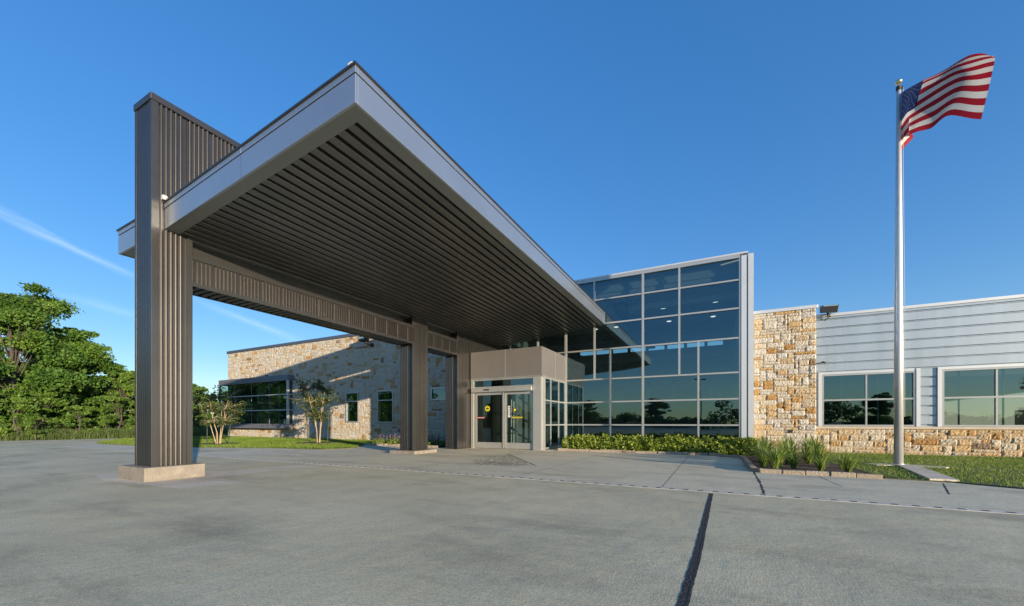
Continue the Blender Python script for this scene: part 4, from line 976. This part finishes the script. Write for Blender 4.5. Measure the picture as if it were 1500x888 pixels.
# staked saplings
def sapling(name, loc, H, seed, label):
    r_ = np.random.default_rng(seed); rr = random.Random(seed); t = empty(name, loc, label, 'tree'); o0 = Vector(loc); mb = MB(); tips = []
    for k in range(6):
        a = k*1.05+rr.uniform(-.3, .3); sp = rr.uniform(.2, .85)
        pts = [o0+Vector((math.cos(a)*.07, math.sin(a)*.07, -.05))]
        for f in (.25, .5, .75, 1): pts.append(o0+Vector((math.cos(a)*(.07+sp*f**1.4)+rr.uniform(-.04, .04), math.sin(a)*(.07+sp*f**1.4)+rr.uniform(-.04, .04), H*.78*f)))
        mb.tube(pts, [.022, .020, .016, .010, .005], 6)
        for q in range(14):
            b = pts[rr.choice((2, 2, 3, 3, 4, 4))]; a2 = rr.uniform(0, 6.28); l = rr.uniform(.3, .95); e = b+Vector((math.cos(a2)*l, math.sin(a2)*l, rr.uniform(-.25, .5)))
            mb.tube([b, (b+e)/2+Vector((0, 0, .06)), e], [.010, .006, .003], 4); tips.append((b, e))
    mb.build('trunk', M['bark_pale'], t)
    P = []
    for b, e in tips:
        n = rr.randint(18, 48); f = r_.uniform(.25, 1.1, (n, 1)); P.append(np.array(b)*(1-f)+np.array(e)*f+r_.normal(0, .075, (n, 3)))
    P = np.concatenate(P); np_mesh('crown', leaves(P, .10, r_, .3), 4, M['leaf_m'], t, np.clip(r_.normal(.45, .22, len(P)), 0, 1)); return t
sapling('sapling', (-21.4, 10.6, 0), 2.9, 5, 'multi-stemmed young tree before the projecting ribbon window')
sapling('sapling', (-17.9, 13.4, 0), 3.5, 9, 'multi-stemmed young tree before the limestone wall right of the ribbon window')
for (x, y, lx, ly, lab) in ((-21.9, 10.35, .12, -.05, 'dark leaning stake left of the young tree before the ribbon window'), (-20.95, 10.8, .08, .1, 'dark stake right of the young tree before the ribbon window'), (-18.45, 13.2, -.08, 0, 'dark stake left of the young tree before the limestone wall'), (-17.35, 13.5, .1, 0, 'dark stake right of the young tree before the limestone wall')):
    mb = MB(); mb.tube([(x, y, -.05), (x+lx, y+ly, 1.6)], .022, 6); o = mb.build('tree_stake', M['stake']); tag(o, lab, 'stake', 'stakes beside the young trees')
# trees across the car park, seen only as reflections in the glass
for k, (x, y, s_) in enumerate(((-70, -52, .8), (-47, -55, .8), (-26, -56, .62), (-12, -60, .8), (9, -60, .85), (26, -58, .75), (46, -58, .85))):
    o = copy_tree((tA, tB)[k % 2]); o.location = (x, y, 0); o.scale = (s_*1.15, s_*1.15, s_); o.rotation_euler = (0, 0, k*2.1); tag(o, 'broadleaf tree across the car park, seen as a reflection in the glass', 'tree', 'trees mirrored in the glass')
lp = empty('parking_light', (-2.2, -38, 0), 'twin-headed car park light pole, seen as a reflection in the lobby glass', 'light pole')
mb = MB(); mb.tube([(-2.2, -38, 0), (-2.2, -38, 8.2)], [.11, .07], 8); mb.build('pole', M['lampcase'], lp)
for s_ in (-1, 1):
    mb = MB(); mb.box(-2.2+s_*.15 if s_ > 0 else -3.1, -1.3 if s_ > 0 else -2.35, -38.2, -37.8, 8.1, 8.28); mb.build('lamp_head', M['lampcase'], lp)

c = []
for k in range(1500):
    x = rng.uniform(-240, 90); hh = 3.0+2.2*np.sin(x*.13)+1.6*np.sin(x*.37+1)+1.0*np.sin(x*.9)
    z = rng.uniform(0, 1)**.8*max(1.6, hh); q = rng.normal(size=(70, 3)); q /= np.linalg.norm(q, axis=1)[:, None]
    c.append(q*[1.5, 1.3, .95]*rng.uniform(.5, 1.0)+[x, -64+rng.uniform(-2, 2), z])
for k in range(420):
    f = rng.uniform(0, 1); q = rng.normal(size=(70, 3)); q /= np.linalg.norm(q, axis=1)[:, None]
    c.append(q*[1.5, 1.5, 1.0]*rng.uniform(.5, 1)+[-56-18*f+rng.uniform(-2, 2), -3-60*f, rng.uniform(.2, 1)*(7+2.5*np.sin(f*31))])
c = np.concatenate(c); c = c[c[:, 2] > 0]
tag(np_mesh('woodland', leaves(c, .5, rng, .5), 4, M['leaf'], None, np.clip(rng.normal(.5, .2, len(c)), 0, 1)), 'low wooded edge across the car park, mirrored as one dark mass in the glass', 'woodland', None, 'stuff')
